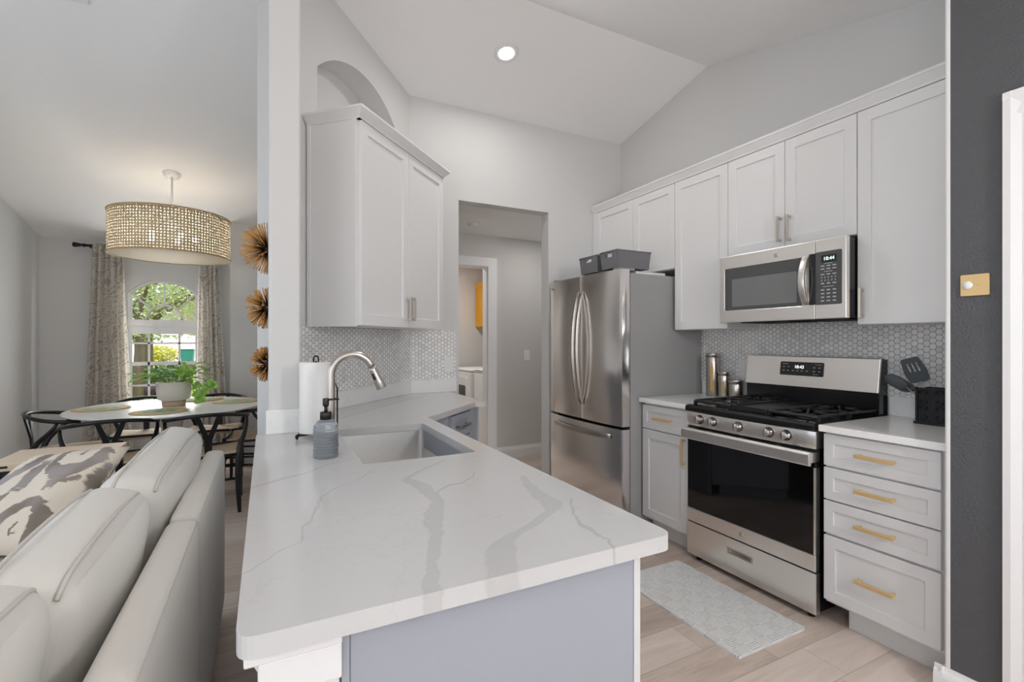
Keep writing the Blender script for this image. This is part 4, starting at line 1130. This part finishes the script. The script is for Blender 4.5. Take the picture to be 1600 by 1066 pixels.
# ================================================================ HALL AND LAUNDRY
def washer(name, label, loc, kind):
    o = thing(name, label, 'washing machine' if kind == 'w' else 'dryer', loc, RZ)
    build('body', MB().box(0, .675, 0, .68, .02, .90), M['plastic'], o, bevel=.018, seg=4)
    build('top_panel', MB().box(.0, .675, -.004, .55, .902, .932), M['plastic'], o, bevel=.012, seg=3)
    cpn = MB(); cpn.prism([(.555, .902), (.68, .902), (.68, 1.07), (.655, 1.08), (.62, 1.07)], .0, .675, 'x')
    build('console', cpn, M['plastic'], o, bevel=.008)
    build('console_face', MB().prism([(.574, .955), (.570, .955), (.606, 1.052), (.610, 1.052)], .03, .645, 'x'), M['utensil'], o)
    if kind == 'w':
        l = MB(); l.prism([(.02, .9335), (.55, .9335), (.55, .95), (.06, .95)], .05, .625, 'x'); build('lid', l, M['plastic'], o, bevel=.006)
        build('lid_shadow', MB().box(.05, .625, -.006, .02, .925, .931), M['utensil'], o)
    else:
        build('door', MB().prism(rpoly([(.20, .30), (.60, .30), (.60, .83), (.20, .83)], [.03]*4), -.012, .002, 'y'), M['plastic'], o, bevel=.006)
        build('door_window', MB().prism(rpoly([(.24, .38), (.56, .38), (.56, .72), (.24, .72)], [.02]*4), -.015, -.010, 'y'), M['utensil'], o)
washer('washing_machine', 'white top-load washer in the laundry, nearer the doorway', (2.345, 5.675, 0), 'w')
washer('clothes_dryer', 'white front-door dryer beyond the washer in the laundry', (2.30, 6.37, 0), 'd')
yc = thing('laundry_cabinet', 'mustard yellow wall cabinet above the laundry machines', 'cabinet', (2.73, 6.545, 1.50), RZ)
build('body', MB().box(0, .8, .02, .318, 0, .64), M['yellow'], yc, bevel=.002)
for a in (.004, .404): build('door', shaker(a, a+.392, .003, .637, st=.07), M['yellow'], yc, bevel=.003)

# ================================================================ DINING
TC = (-.714, 4.99)
tb = thing('dining_table', 'round white pedestal dining table under the cane pendant', 'table', (*TC, 0))
build('tabletop', MB().lathe([(.0001, .712), (.60, .712), (.66, .718), (.69, .726), (.70, .734), (.698, .739), (.69, .741), (.0001, .741)], n=72), M['tabletop'], tb)
build('pedestal', MB().lathe([(.30, 0), (.30, .015), (.22, .03), (.10, .08), (.065, .2), (.06, .45), (.085, .62), (.16, .70), (.2, .7115), (.0001, .7115)], n=40), M['tabletop'], tb)

def make_chair(label):
    t = thing('dining_chair', label, 'chair', (0, 0, 0), 0, 'black wishbone chairs around the dining table')
    path = []
    for i in range(25):
        a = radians(-20+220*i/24)      # bow opening towards +y
        x = .272*cos(a); y = -.24*sin(a)
        if i in (0,): x, y = .262, .115
        if i == 24: x, y = -.262, .115
        z = .695+.055*max(0, (.12-y)/.36)**2
        path.append((x, y, z))
    build('top_rail', MB().tube(path, [.010]+[.0145]*23+[.010], 12, flat=(1, 1.1)), M['blackwood'], t)
    for s in (-1, 1):
        build('rear_leg', MB().tube(bez((s*.20, -.235, 0), (s*.19, -.215, .22), (s*.185, -.20, .36), (s*.205, -.175, .47), 8)+bez((s*.205, -.175, .47), (s*.225, -.15, .56), (s*.268, -.06, .60), (s*.268, -.015, .69), 8)[1:], [.012, .016, .018, .019, .02, .02, .02, .02, .02, .02, .019, .018, .017, .015, .014, .012, .011], 10), M['blackwood'], t)
        build('front_leg', MB().tube([(s*.245, .21, 0), (s*.238, .205, .25), (s*.235, .20, .44), (s*.235, .20, .475)], [.012, .017, .019, .014], 10), M['blackwood'], t)
        b = MB(); b.tube([(s*.205, -.185, .435), (s*.232, .20, .44)], .012, 8); b.tube([(s*.20, -.20, .22), (s*.24, .205, .24)], .010, 8); b.tube([(s*.20, -.20, .29), (s*.24, .205, .31)], .009, 8)
        build('side_stretcher', b, M['blackwood'], t)
    build('front_rail', MB().tube([(-.235, .20, .45), (.235, .20, .45)], .013, 8).tube([(-.24, .205, .27), (.24, .205, .27)], .010, 8), M['blackwood'], t)
    build('back_rail', MB().tube([(-.205, -.18, .43), (.205, -.18, .43)], .013, 8).tube([(-.2, -.20, .25), (.2, -.20, .25)], .010, 8), M['blackwood'], t)
    y_ = MB()
    y_.prism([(-.022, .42), (.022, .42), (.026, .56), (.085, .742), (.055, .742), (.0, .60), (-.055, .742), (-.085, .742), (-.026, .56)], -.207, -.193, 'y')
    for i in range(len(y_.v)):
        x, y, z = y_.v[i]; y_.v[i] = (x, y-.034*max(0, (z-.5)/.24), z)
    build('splat', y_, M['blackwood'], t, bevel=.004)
    st = MB(); N = 8; vs = []; fs = []
    for sd_ in (0, 1):
        for i in range(N+1):
            for j in range(N+1):
                v = i/N; u = -1+2*j/N
                hw_ = .205+.032*v
                z = .462-.022*(1-u*u)*(.6+.4*sin(pi*v)) if sd_ == 0 else .430-.01*(1-u*u)
                vs.append((u*hw_, -.185+.39*v, z))
    k = (N+1)**2
    for i in range(N):
        for j in range(N):
            a = i*(N+1)+j; fs += [(a, a+1, a+N+2, a+N+1), (k+a, k+a+N+1, k+a+N+2, k+a+1)]
    for i in range(N):
        for a, b in ((i, i+1), (N*(N+1)+i+1, N*(N+1)+i), ((i+1)*(N+1), i*(N+1)), (i*(N+1)+N, (i+1)*(N+1)+N)): fs.append((b, a, k+a, k+b))
    st.add(vs, fs, True); build('seat', st, M['cord'], t)
    return t
chair_spec = [(245.5, .90, 12, 'black wishbone chair at the near left of the table, behind the side table'),
              (298, .90, 7, 'black wishbone chair nearest the sofa and wall column, pale cord seat'),
              (356, .86, 86, 'black wishbone chair at the right end of the table, mostly behind the column'),
              (62, .84, 175, 'black wishbone chair on the far side before the right curtain'),
              (118, .86, 185, 'black wishbone chair on the far side directly before the window'),
              (186, .90, -84, 'black wishbone chair at the left end of the table near the left wall')]
ch0 = None
for i, (an, r, fz, lab) in enumerate(chair_spec):
    rr_ = r-.24; a = radians(an); loc = (TC[0]+rr_*cos(a), TC[1]+rr_*sin(a), 0); rz = radians(fz)
    if ch0 is None: ch0 = make_chair(lab); ch0.location = loc; ch0.rotation_euler = (0, 0, rz)
    else: dup(ch0, lab, loc, rz)
pm0 = None
for (x, y, lab) in ((-1.19, 5.02, 'round teal and tan woven placemat at the left end of the table'), (-.74, 4.60, 'round woven placemat at the near edge in front of the plant'), (-.24, 5.10, 'round woven placemat at the right end of the table'), (-.55, 5.40, 'round woven placemat at the far edge behind the plant')):
    if pm0 is None:
        pm0 = build('placemat', MB().lathe([(.0001, 0), (.185, 0), (.19, .003), (.186, .006), (.0001, .006)], n=48), M['placemat'], loc=(x, y, .7415)); tag(pm0, lab, 'placemat', 'woven placemats on the dining table')
    else:
        o = pm0.copy(); C.objects.link(o); o.location = (x, y, .7415); o['label'] = lab

# potted pothos
pp = thing('potted_plant', 'leafy green trailing plant in a cream pot on the dining table', 'plant', (-.70, 5.0, .7415))
build('pot', MB().lathe([(.085, .045), (.115, .06), (.125, .12), (.128, .205), (.12, .207), (.115, .19), (.0001, .18)], n=40), M['pot'], pp)
build('pot_foot', MB().lathe([(.0001, 0), (.082, 0), (.085, .012), (.088, .044), (.0001, .0445)], n=40), M['terra'], pp)
build('soil', MB().lathe([(.0001, .186), (.112, .184)], n=30), M['soil'], pp)
random.seed(21)
st = MB(); lf = MB()
def leaf(mb, base, d, up, L, wd_):
    d = Vector(d).normalized(); s_ = d.cross(Vector(up)).normalized(); n_ = s_.cross(d)
    outl = [(0, 0), (.12, .42), (.35, .52), (.65, .38), (.88, .14), (1, 0)]
    vs = [Vector(base)+d*t*L+n_*(-.18*L*t*t) for t, w in outl]
    k = list(vs); l = [Vector(base)+d*t*L+s_*w*wd_+n_*(.12*wd_-.18*L*t*t) for t, w in outl[1:-1]]; r = [Vector(base)+d*t*L-s_*w*wd_+n_*(.12*wd_-.18*L*t*t) for t, w in outl[1:-1]]
    allv = vs+l+r; fs = [(0, 1, 6), (0, 10, 1)]
    for i in range(3): fs += [(1+i, 2+i, 7+i, 6+i), (1+i, 10+i, 11+i, 2+i)]
    fs += [(4, 5, 9), (4, 13, 5)]
    mb.add(allv, fs, True)
spec = []
for i in range(34):
    a = random.uniform(0, 2*pi); el = random.uniform(.25, 1.4); R0 = random.uniform(.1, .24)
    spec.append((a, el, R0))
for a, el, R0 in spec:
    b = Vector((.06*cos(a), .06*sin(a), .19)); tip = Vector(((.06+R0*cos(el)*.9)*cos(a), (.06+R0*cos(el)*.9)*sin(a), .20+R0*sin(el)*.75))
    st.tube(bez(b, b+Vector((0, 0, .05)), tip-Vector((0, 0, .01)), tip, 5), .0025, 5)
    leaf(lf, tip, (cos(a)*.9, sin(a)*.9, random.uniform(-.5, .5)), (0, 0, 1), random.uniform(.07, .10), random.uniform(.055, .075))
for (dx, dz) in ((.16, .17), (.20, .10), (.24, .16), (.27, .20), (.18, .05), (.05, .33), (.11, .31), (.3, .19), (.17, .12), (.22, .13)):   # trailing stems to the right
    b = Vector((.05, 0, .2)); tip = Vector((dx*.9, -dx*.45, dz))
    st.tube(bez(b, b+Vector((.05, -.03, .06)), tip+Vector((0, 0, .05)), tip, 6), .0025, 5)
    leaf(lf, tip, (.6, -.5, random.uniform(-.5, .3)), (-.3, -.8, .5), .095, .075)
build('stems', st, M['stem'], pp); build('foliage', lf, M['leaf'], pp)

# pendant
pd = thing('pendant_lamp', 'large round woven cane drum pendant hanging over the dining table', 'pendant light', (*TC, 2.012))
build('drum_shade', MB().lathe([(.43, 0), (.43, .17), (.43, .34)], n=96), M['cane'], pd)
for z in (0, .34): build('rim', MB().tube([(.431*cos(a*pi/48), .431*sin(a*pi/48), z) for a in range(96)], .007, 6, True), M['canerim'], pd)
sp = MB()
for k in range(3):
    a = radians(30+120*k); sp.tube([(0, 0, .30), (.428*cos(a), .428*sin(a), .335)], .005, 6)
for k in range(5):
    a = radians(72*k+10); sp.tube([(0, 0, .25), (.17*cos(a), .17*sin(a), .235), (.17*cos(a), .17*sin(a), .2)], .006, 6)
sp.lathe([(.0001, .23), (.03, .235), (.03, .31), (.0001, .315)], n=20)
build('spider', sp, M['trim'], pd)
hz = vault(4.99)-2.012
build('stem', MB().tube([(0, 0, .31), (0, 0, hz-.02)], .0085, 10), M['trim'], pd)
cb = build('canopy', MB().lathe([(.0001, -.03), (.03, -.028), (.06, -.022), (.066, -.004), (.066, 0.0)], n=32), M['trim'], pd, loc=(0, 0, hz)); cb.rotation_euler = (math.atan(-.232), 0, 0)
for k in range(5):
    a = radians(72*k+10); x, y = .17*cos(a), .17*sin(a)
    build('bulb', MB().ball((x, y, .165), .024, 14, (1, 1, 1.3)), M['bulb'], pd)
    l = lamp('bulb_glow', 'POINT', (x, y, .165), (0, 0, 0), 10.5, (1, .98, .97), shadow_soft_size=.03); l.parent = pd

# curtains and rod
RY, RZ0 = 6.45, 2.285
cr_ = thing('curtain_rod', 'black curtain rod with turned finials above the arched window', 'curtain rod', (-1.06, RY, RZ0))
build('rod', MB().tube([(-.60, 0, 0), (.60, 0, 0)], .0125, 12), M['blackmetal'], cr_)
for s in (-1, 1):
    build('finial', MB().lathe([(.013, .0), (.02, .01), (.012, .03), (.018, .05), (.026, .085), (.022, .10), (.0001, .104)], (.60, 0, 0), 16, 'x').xform(Matrix.Scale(s, 4, (1, 0, 0))), M['blackmetal'], cr_)
    build('bracket', MB().box(s*.56-.008, s*.56+.008, 0, .094, -.02, .012), M['blackmetal'], cr_)
def curtain(label, xt0, xt1, xb0, xb1, seed, waves):
    random.seed(seed); nx, nz = 72, 22; ph = random.random()*6; vs = []; fs = []
    x_m = (xt0+xt1)/2
    for j in range(nz+1):
        v = j/nz; z = .02+(RZ0-.02+.02)*(1-v)
        k = v**1.3
        a, b = xt0+(xb0-xt0)*k, xt1+(xb1-xt1)*k
        for i in range(nx+1):
            u = i/nx; amp = .022+.016*v
            y = amp*sin(2*pi*waves*u+ph+.8*sin(3*v))+.012*sin(2*pi*waves*.43*u+2*v+ph)-.035*(1-min(1, v*12))*0
            vs.append((a+(b-a)*u-x_m+.012*cos(2*pi*waves*u*2+ph)*v, y-.02, z))
    for j in range(nz):
        for i in range(nx):
            p = j*(nx+1)+i; fs.append((p, p+1, p+nx+2, p+nx+1))
    o = build('curtain', MB().add(vs, fs, True), M['curtain'], loc=(x_m, RY-.03, 0))
    sm = o.modifiers.new('t', 'SOLIDIFY'); sm.thickness = .003
    tag(o, label, 'curtain', 'patterned curtains at the arched window')
curtain('cream scroll patterned curtain left of the arched window', -1.60, -1.33, -1.68, -1.24, 3, 5.5)
curtain('cream scroll patterned curtain right of the arched window', -.665, -.475, -.68, -.365, 9, 4.2)

# sunburst wall pieces on the column's dining side
def sunburst(label, y, z, r, seed):
    random.seed(seed)
    o = thing('sunburst_ornament', label, 'wall ornament', (.0095, y, z), 0, 'gold sunbursts on the wall column')
    m = MB()
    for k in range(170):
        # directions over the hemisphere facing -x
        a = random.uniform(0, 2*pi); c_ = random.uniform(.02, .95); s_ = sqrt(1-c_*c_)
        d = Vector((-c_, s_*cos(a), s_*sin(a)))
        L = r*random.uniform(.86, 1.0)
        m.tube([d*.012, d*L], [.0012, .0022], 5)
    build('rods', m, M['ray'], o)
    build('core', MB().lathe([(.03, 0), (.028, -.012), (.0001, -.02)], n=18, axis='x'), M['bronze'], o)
def onwall(v0, v1, y):
    dep = .01*.454+y*.891; return 1.295-((v0+v1)/2-533)*dep/755, (v1-v0)/2*dep/755
for lab, v0, v1, sd_ in (('largest gold sunburst ornament, top of three on the wall column', 347, 431, 1), ('middle gold sunburst ornament of three on the wall column', 447, 516, 2), ('smallest gold sunburst ornament, lowest of three on the wall column', 540, 598, 3)):
    z, r = onwall(v0, v1, 2.52); sunburst(lab, 2.52, z, r, sd_)

# ================================================================ LIVING ROOM
def seam(pts, r=.0035): return MB().tube(pts, r, 6)
def back_cushion(sec, y0, y1, ztop, seed, x_off=0, roll=0):
    hy = (y1-y0)/2; L = .47
    Mx = Matrix.Translation((-.378+x_off, (y0+y1)/2, ztop-.245)) @ Matrix.Rotation(roll, 4, 'X') @ Matrix.Rotation(radians(12), 4, 'Y')
    m = MB(); m.soft((.085, hy, .245), .06, 18, (.03, .012, .022), Mx, .004)
    c_ = build('back_cushion', m, M['sofacush'], sec, shift=tuple(sec.location))
    for sx in (-1, 1):
        p = []
        for i in range(31):
            t = -1+2*i/30; yy = t*(hy-.012)
            dy = max(0, abs(yy)-(hy-.06)); drop = .06-sqrt(max(0, .06**2-dy*dy))
            p.append(Mx @ Vector((sx*.050, yy, .2415+.021*(1-t*t)-drop)))
        build('piping', seam(p, .0042), M['piping'], c_, shift=tuple(sec.location))
def sofa_section(label, y0, y1, cushions, seats):
    o = thing('sofa_section', label, 'sofa', (-.6, (y0+y1)/2, 0), 0, 'pale sectional sofa along the island')
    sh = tuple(o.location)
    m = MB(); m.soft((.042, (y1-y0)/2, .36), .028, 12, (.004, 0, 0), Matrix.Translation((-.2125, (y0+y1)/2, .425)))
    bk = build('back_frame', m, M['sofa'], o, shift=sh)
    build('piping', MB().tube([(-.1775, y0+.02, .772), (-.1775, y1-.02, .772)], .003, 6), M['piping'], bk, shift=sh)
    m = MB(); m.soft((.44, (y1-y0)/2, .11), .03, 10, (0, 0, 0), Matrix.Translation((-.69, (y0+y1)/2, .19)))
    build('base', m, M['sofa'], o, shift=sh)
    for a, b in seats:
        m = MB(); m.soft((.40, (b-a)/2-.003, .105), .05, 14, (0, 0, .02), Matrix.Translation((-.72, (a+b)/2, .415)))
        build('seat_cushion', m, M['sofa'], o, shift=sh)
    for x in (-.22, -1.08):
        for y in (y0+.06, y1-.06): build('leg', MB().box(x-.02, x+.02, y-.02, y+.02, 0, .08), M['blackwood'], o, shift=sh)
    for k, c_ in enumerate(cushions): back_cushion(o, *c_)
    return o
sofa_section('far section of the pale linen sofa, nearest the dining table', 1.685, 2.66, [(1.69, 2.655, .905, 1)], [(1.69, 2.65)])
sofa_section('near section of the pale linen sofa, closest to the camera', -.30, 1.675, [(1.06, 1.67, .90, 2, -.03), (.30, 1.08, .915, 3, -.055)], [(.72, 1.67), (-.29, .71)])

def pillow(name, mat, TR, TL, BR, t):
    TR, TL, BR = map(Vector, (TR, TL, BR)); ex = TL-TR; ez = TR-BR; BL = TL-ez
    cen = (TR+BL)/2; w, h = ex.length/2, ez.length/2; ux = -ex.normalized(); uz = ez.normalized(); un = uz.cross(ux).normalized(); uz = ux.cross(un)*-1 if False else uz
    n = 22; vs = []; fs = []
    for sd_ in (1, -1):
        for i in range(n+1):
            for j in range(n+1):
                a, b = -1+2*i/n, -1+2*j/n
                pr_ = max(0, (1-a**4)*(1-b**4))**.55
                sx = a*w*(1-.06*(1-b*b)*abs(a)); sz = b*h*(1-.06*(1-a*a)*abs(b))
                vs.append((sx, sd_*t*pr_+.004*sin(9*a+4*b), sz))
    k = (n+1)**2
    for i in range(n):
        for j in range(n):
            p = i*(n+1)+j; fs += [(p, p+1, p+n+2, p+n+1), (k+p, k+p+n+1, k+p+n+2, k+p+1)]
    o = build(name, MB().add(vs, fs, True), mat)
    uy = uz.cross(ux).normalized(); uz2 = ux.cross(uy).normalized()
    Rm = Matrix((ux, uy, uz2)).transposed().to_4x4(); Rm.translation = cen
    o.matrix_world = Rm
    return o
pl_ = pillow('throw_pillow', M['ikat'], (-.494, 2.496, .861), (-.883, 2.762, .796), (-.685, 2.167, .576), .075)
tag(pl_, 'cream throw pillow with grey ikat print leaning on the sofa', 'pillow')
# small oak side table beyond the sofa
sdt = thing('side_table', 'pale oak topped side table with black legs beyond the sofa', 'side table', (-.90, 3.26, 0))
build('top', MB().box(-.25, .20, -.18, .18, .685, .722), M['lightwood'], sdt, bevel=.004)
build('slot', MB().box(-.215, -.175, -.182, -.17, .700, .710), M['darkgap'], sdt)
for x in (-.22, .17):
    for y in (-.15, .15): build('leg', MB().box(x-.015, x+.015, y-.015, y+.015, 0, .684), M['blackmetal'], sdt)
build('apron', MB().box(-.235, .185, -.165, .165, .655, .684), M['blackmetal'], sdt)

# ================================================================ OUTSIDE
GZ = -.15
def ground(name, b, mat):
    o = build(name, MB().box(*b), mat); o['kind'] = 'structure'; return o
ground('lawn', (-45, 45, 6.75, 70, GZ-.1, GZ), M['lawn'])
ground('patio', (-30, 30, -40, -4.2, GZ-.1, GZ), M['drive'])
ground('driveway', (-30, 25, 39, 47, GZ+.002, GZ+.02), M['drive'])
ho = thing('neighbour_house', 'pale pink house across the street beyond the window', 'house', (-7, 47, GZ))
build('wall', MB().box(-14, 14, 0, 8, 0, 3.0), M['house'], ho)
build('roof', MB().prism([(-.6, 3.0), (8.6, 3.0), (4, 5.6)], -14.6, 14.6, 'x'), M['rooftile'], ho)
build('garage_door', MB().box(-5, 0, -.05, .0, 0, 2.2), M['trim'], ho)
def leaves(n, c, R, size, seed, shell=.35):
    random.seed(seed); m = MB()
    for i in range(n):
        while True:
            p = Vector((random.uniform(-1, 1), random.uniform(-1, 1), random.uniform(-1, 1)))
            if shell < p.length < 1: break
        q = Vector((p.x*R[0]+c[0], p.y*R[1]+c[1], p.z*R[2]+c[2]))
        d = Vector((random.gauss(0, 1), random.gauss(0, 1), random.gauss(0, .7))).normalized(); s_ = d.cross(Vector((random.gauss(0, 1), random.gauss(0, 1), random.gauss(0, 1)))).normalized()
        L = size*random.uniform(.7, 1.3)
        m.add([q, q+d*L*.5+s_*L*.25, q+d*L, q+d*L*.5-s_*L*.25], [(0, 1, 2, 3)])
    return m
def tree(label, x, y, h, R, n, size, seed, mat, trunk=.12):
    o = thing('tree', label, 'tree', (x, y, GZ))
    t = MB(); t.tube([(0, 0, 0), (.05, 0, h*.35), (0, 0, h*.6), (.1, .1, h)], [trunk, trunk*.8, trunk*.65, trunk*.3], 10)
    random.seed(seed)
    for k in range(7):
        a = random.uniform(0, 2*pi); t.tube(bez((0, 0, h*.4), (.2*cos(a), .2*sin(a), h*.6), (R[0]*.5*cos(a), R[1]*.5*sin(a), h*.75), (R[0]*.8*cos(a), R[1]*.8*sin(a), h*random.uniform(.6, 1.0)), 6), [trunk*.5, trunk*.45, trunk*.4, trunk*.3, trunk*.22, trunk*.15, trunk*.1], 6)
    build('trunk', t, M['bark'], o)
    build('foliage', leaves(n, (0, 0, h*.85), R, size, seed), mat, o)
tree('spreading green tree whose foliage fills the arched window', -2.6, 13.6, 3.6, (2.8, 1.7, 1.65), 12000, .10, 5, M['treeleaf'])
tree('larger green tree farther across the lawn behind the first', -4.6, 26, 6.0, (6, 3, 3.6), 8000, .25, 6, M['treeleaf'], .2)
def bush(label, x, y, R, n, size, seed, mat):
    o = thing('bush', label, 'bush', (x, y, GZ))
    t = MB(); random.seed(seed)
    for k in range(6): a = random.uniform(0, 6.28); t.tube([(0, 0, 0), (R[0]*.5*cos(a), R[1]*.5*sin(a), R[2]*1.2)], [.03, .01], 6)
    build('stems', t, M['bark'], o); build('foliage', leaves(n, (0, 0, R[2]), R, size, seed, .2), mat, o)
bush('low dark green hedge close outside the window', -3.7, 19.3, (1.3, .5, .30), 1500, .14, 8, M['hedgeleaf'])
bush('yellow green bush beside the driveway across the lawn', -5.9, 37.5, (1.0, .8, .55), 900, .22, 9, M['yellowleaf'])
bush('low dark hedge at right across the lawn', -3.0, 23.0, (.7, .5, .3), 700, .14, 10, M['hedgeleaf'])
mb_ = MB(); mb_.soft((1.2, .9, .12), .1, 10, (0, 0, .05))
tag(build('mulch_bed', mb_, M['mulch'], loc=(-3.2, 16.6, GZ+.08)), 'dark mulch bed just outside beneath the hedge', 'mulch bed')
bn = thing('trash_bin', 'teal wheeled trash bin standing by the driveway', 'trash bin', (-4.4, 36.5, GZ))
build('body', MB().prism([(-.3, .08), (.3, .08), (.36, .92), (-.36, .92)], -.36, .36, 'y'), M['teal'], bn, bevel=.03)
build('lid', MB().box(-.39, .39, -.42, .40, .925, .99), M['trim'], bn, bevel=.02)
for s in (-1, 1): build('wheel', MB().lathe([(.0001, -.03), (.11, -.03), (.11, .03), (.0001, .03)], (s*.28, .30, .11), 18, 'x'), M['black'], bn)
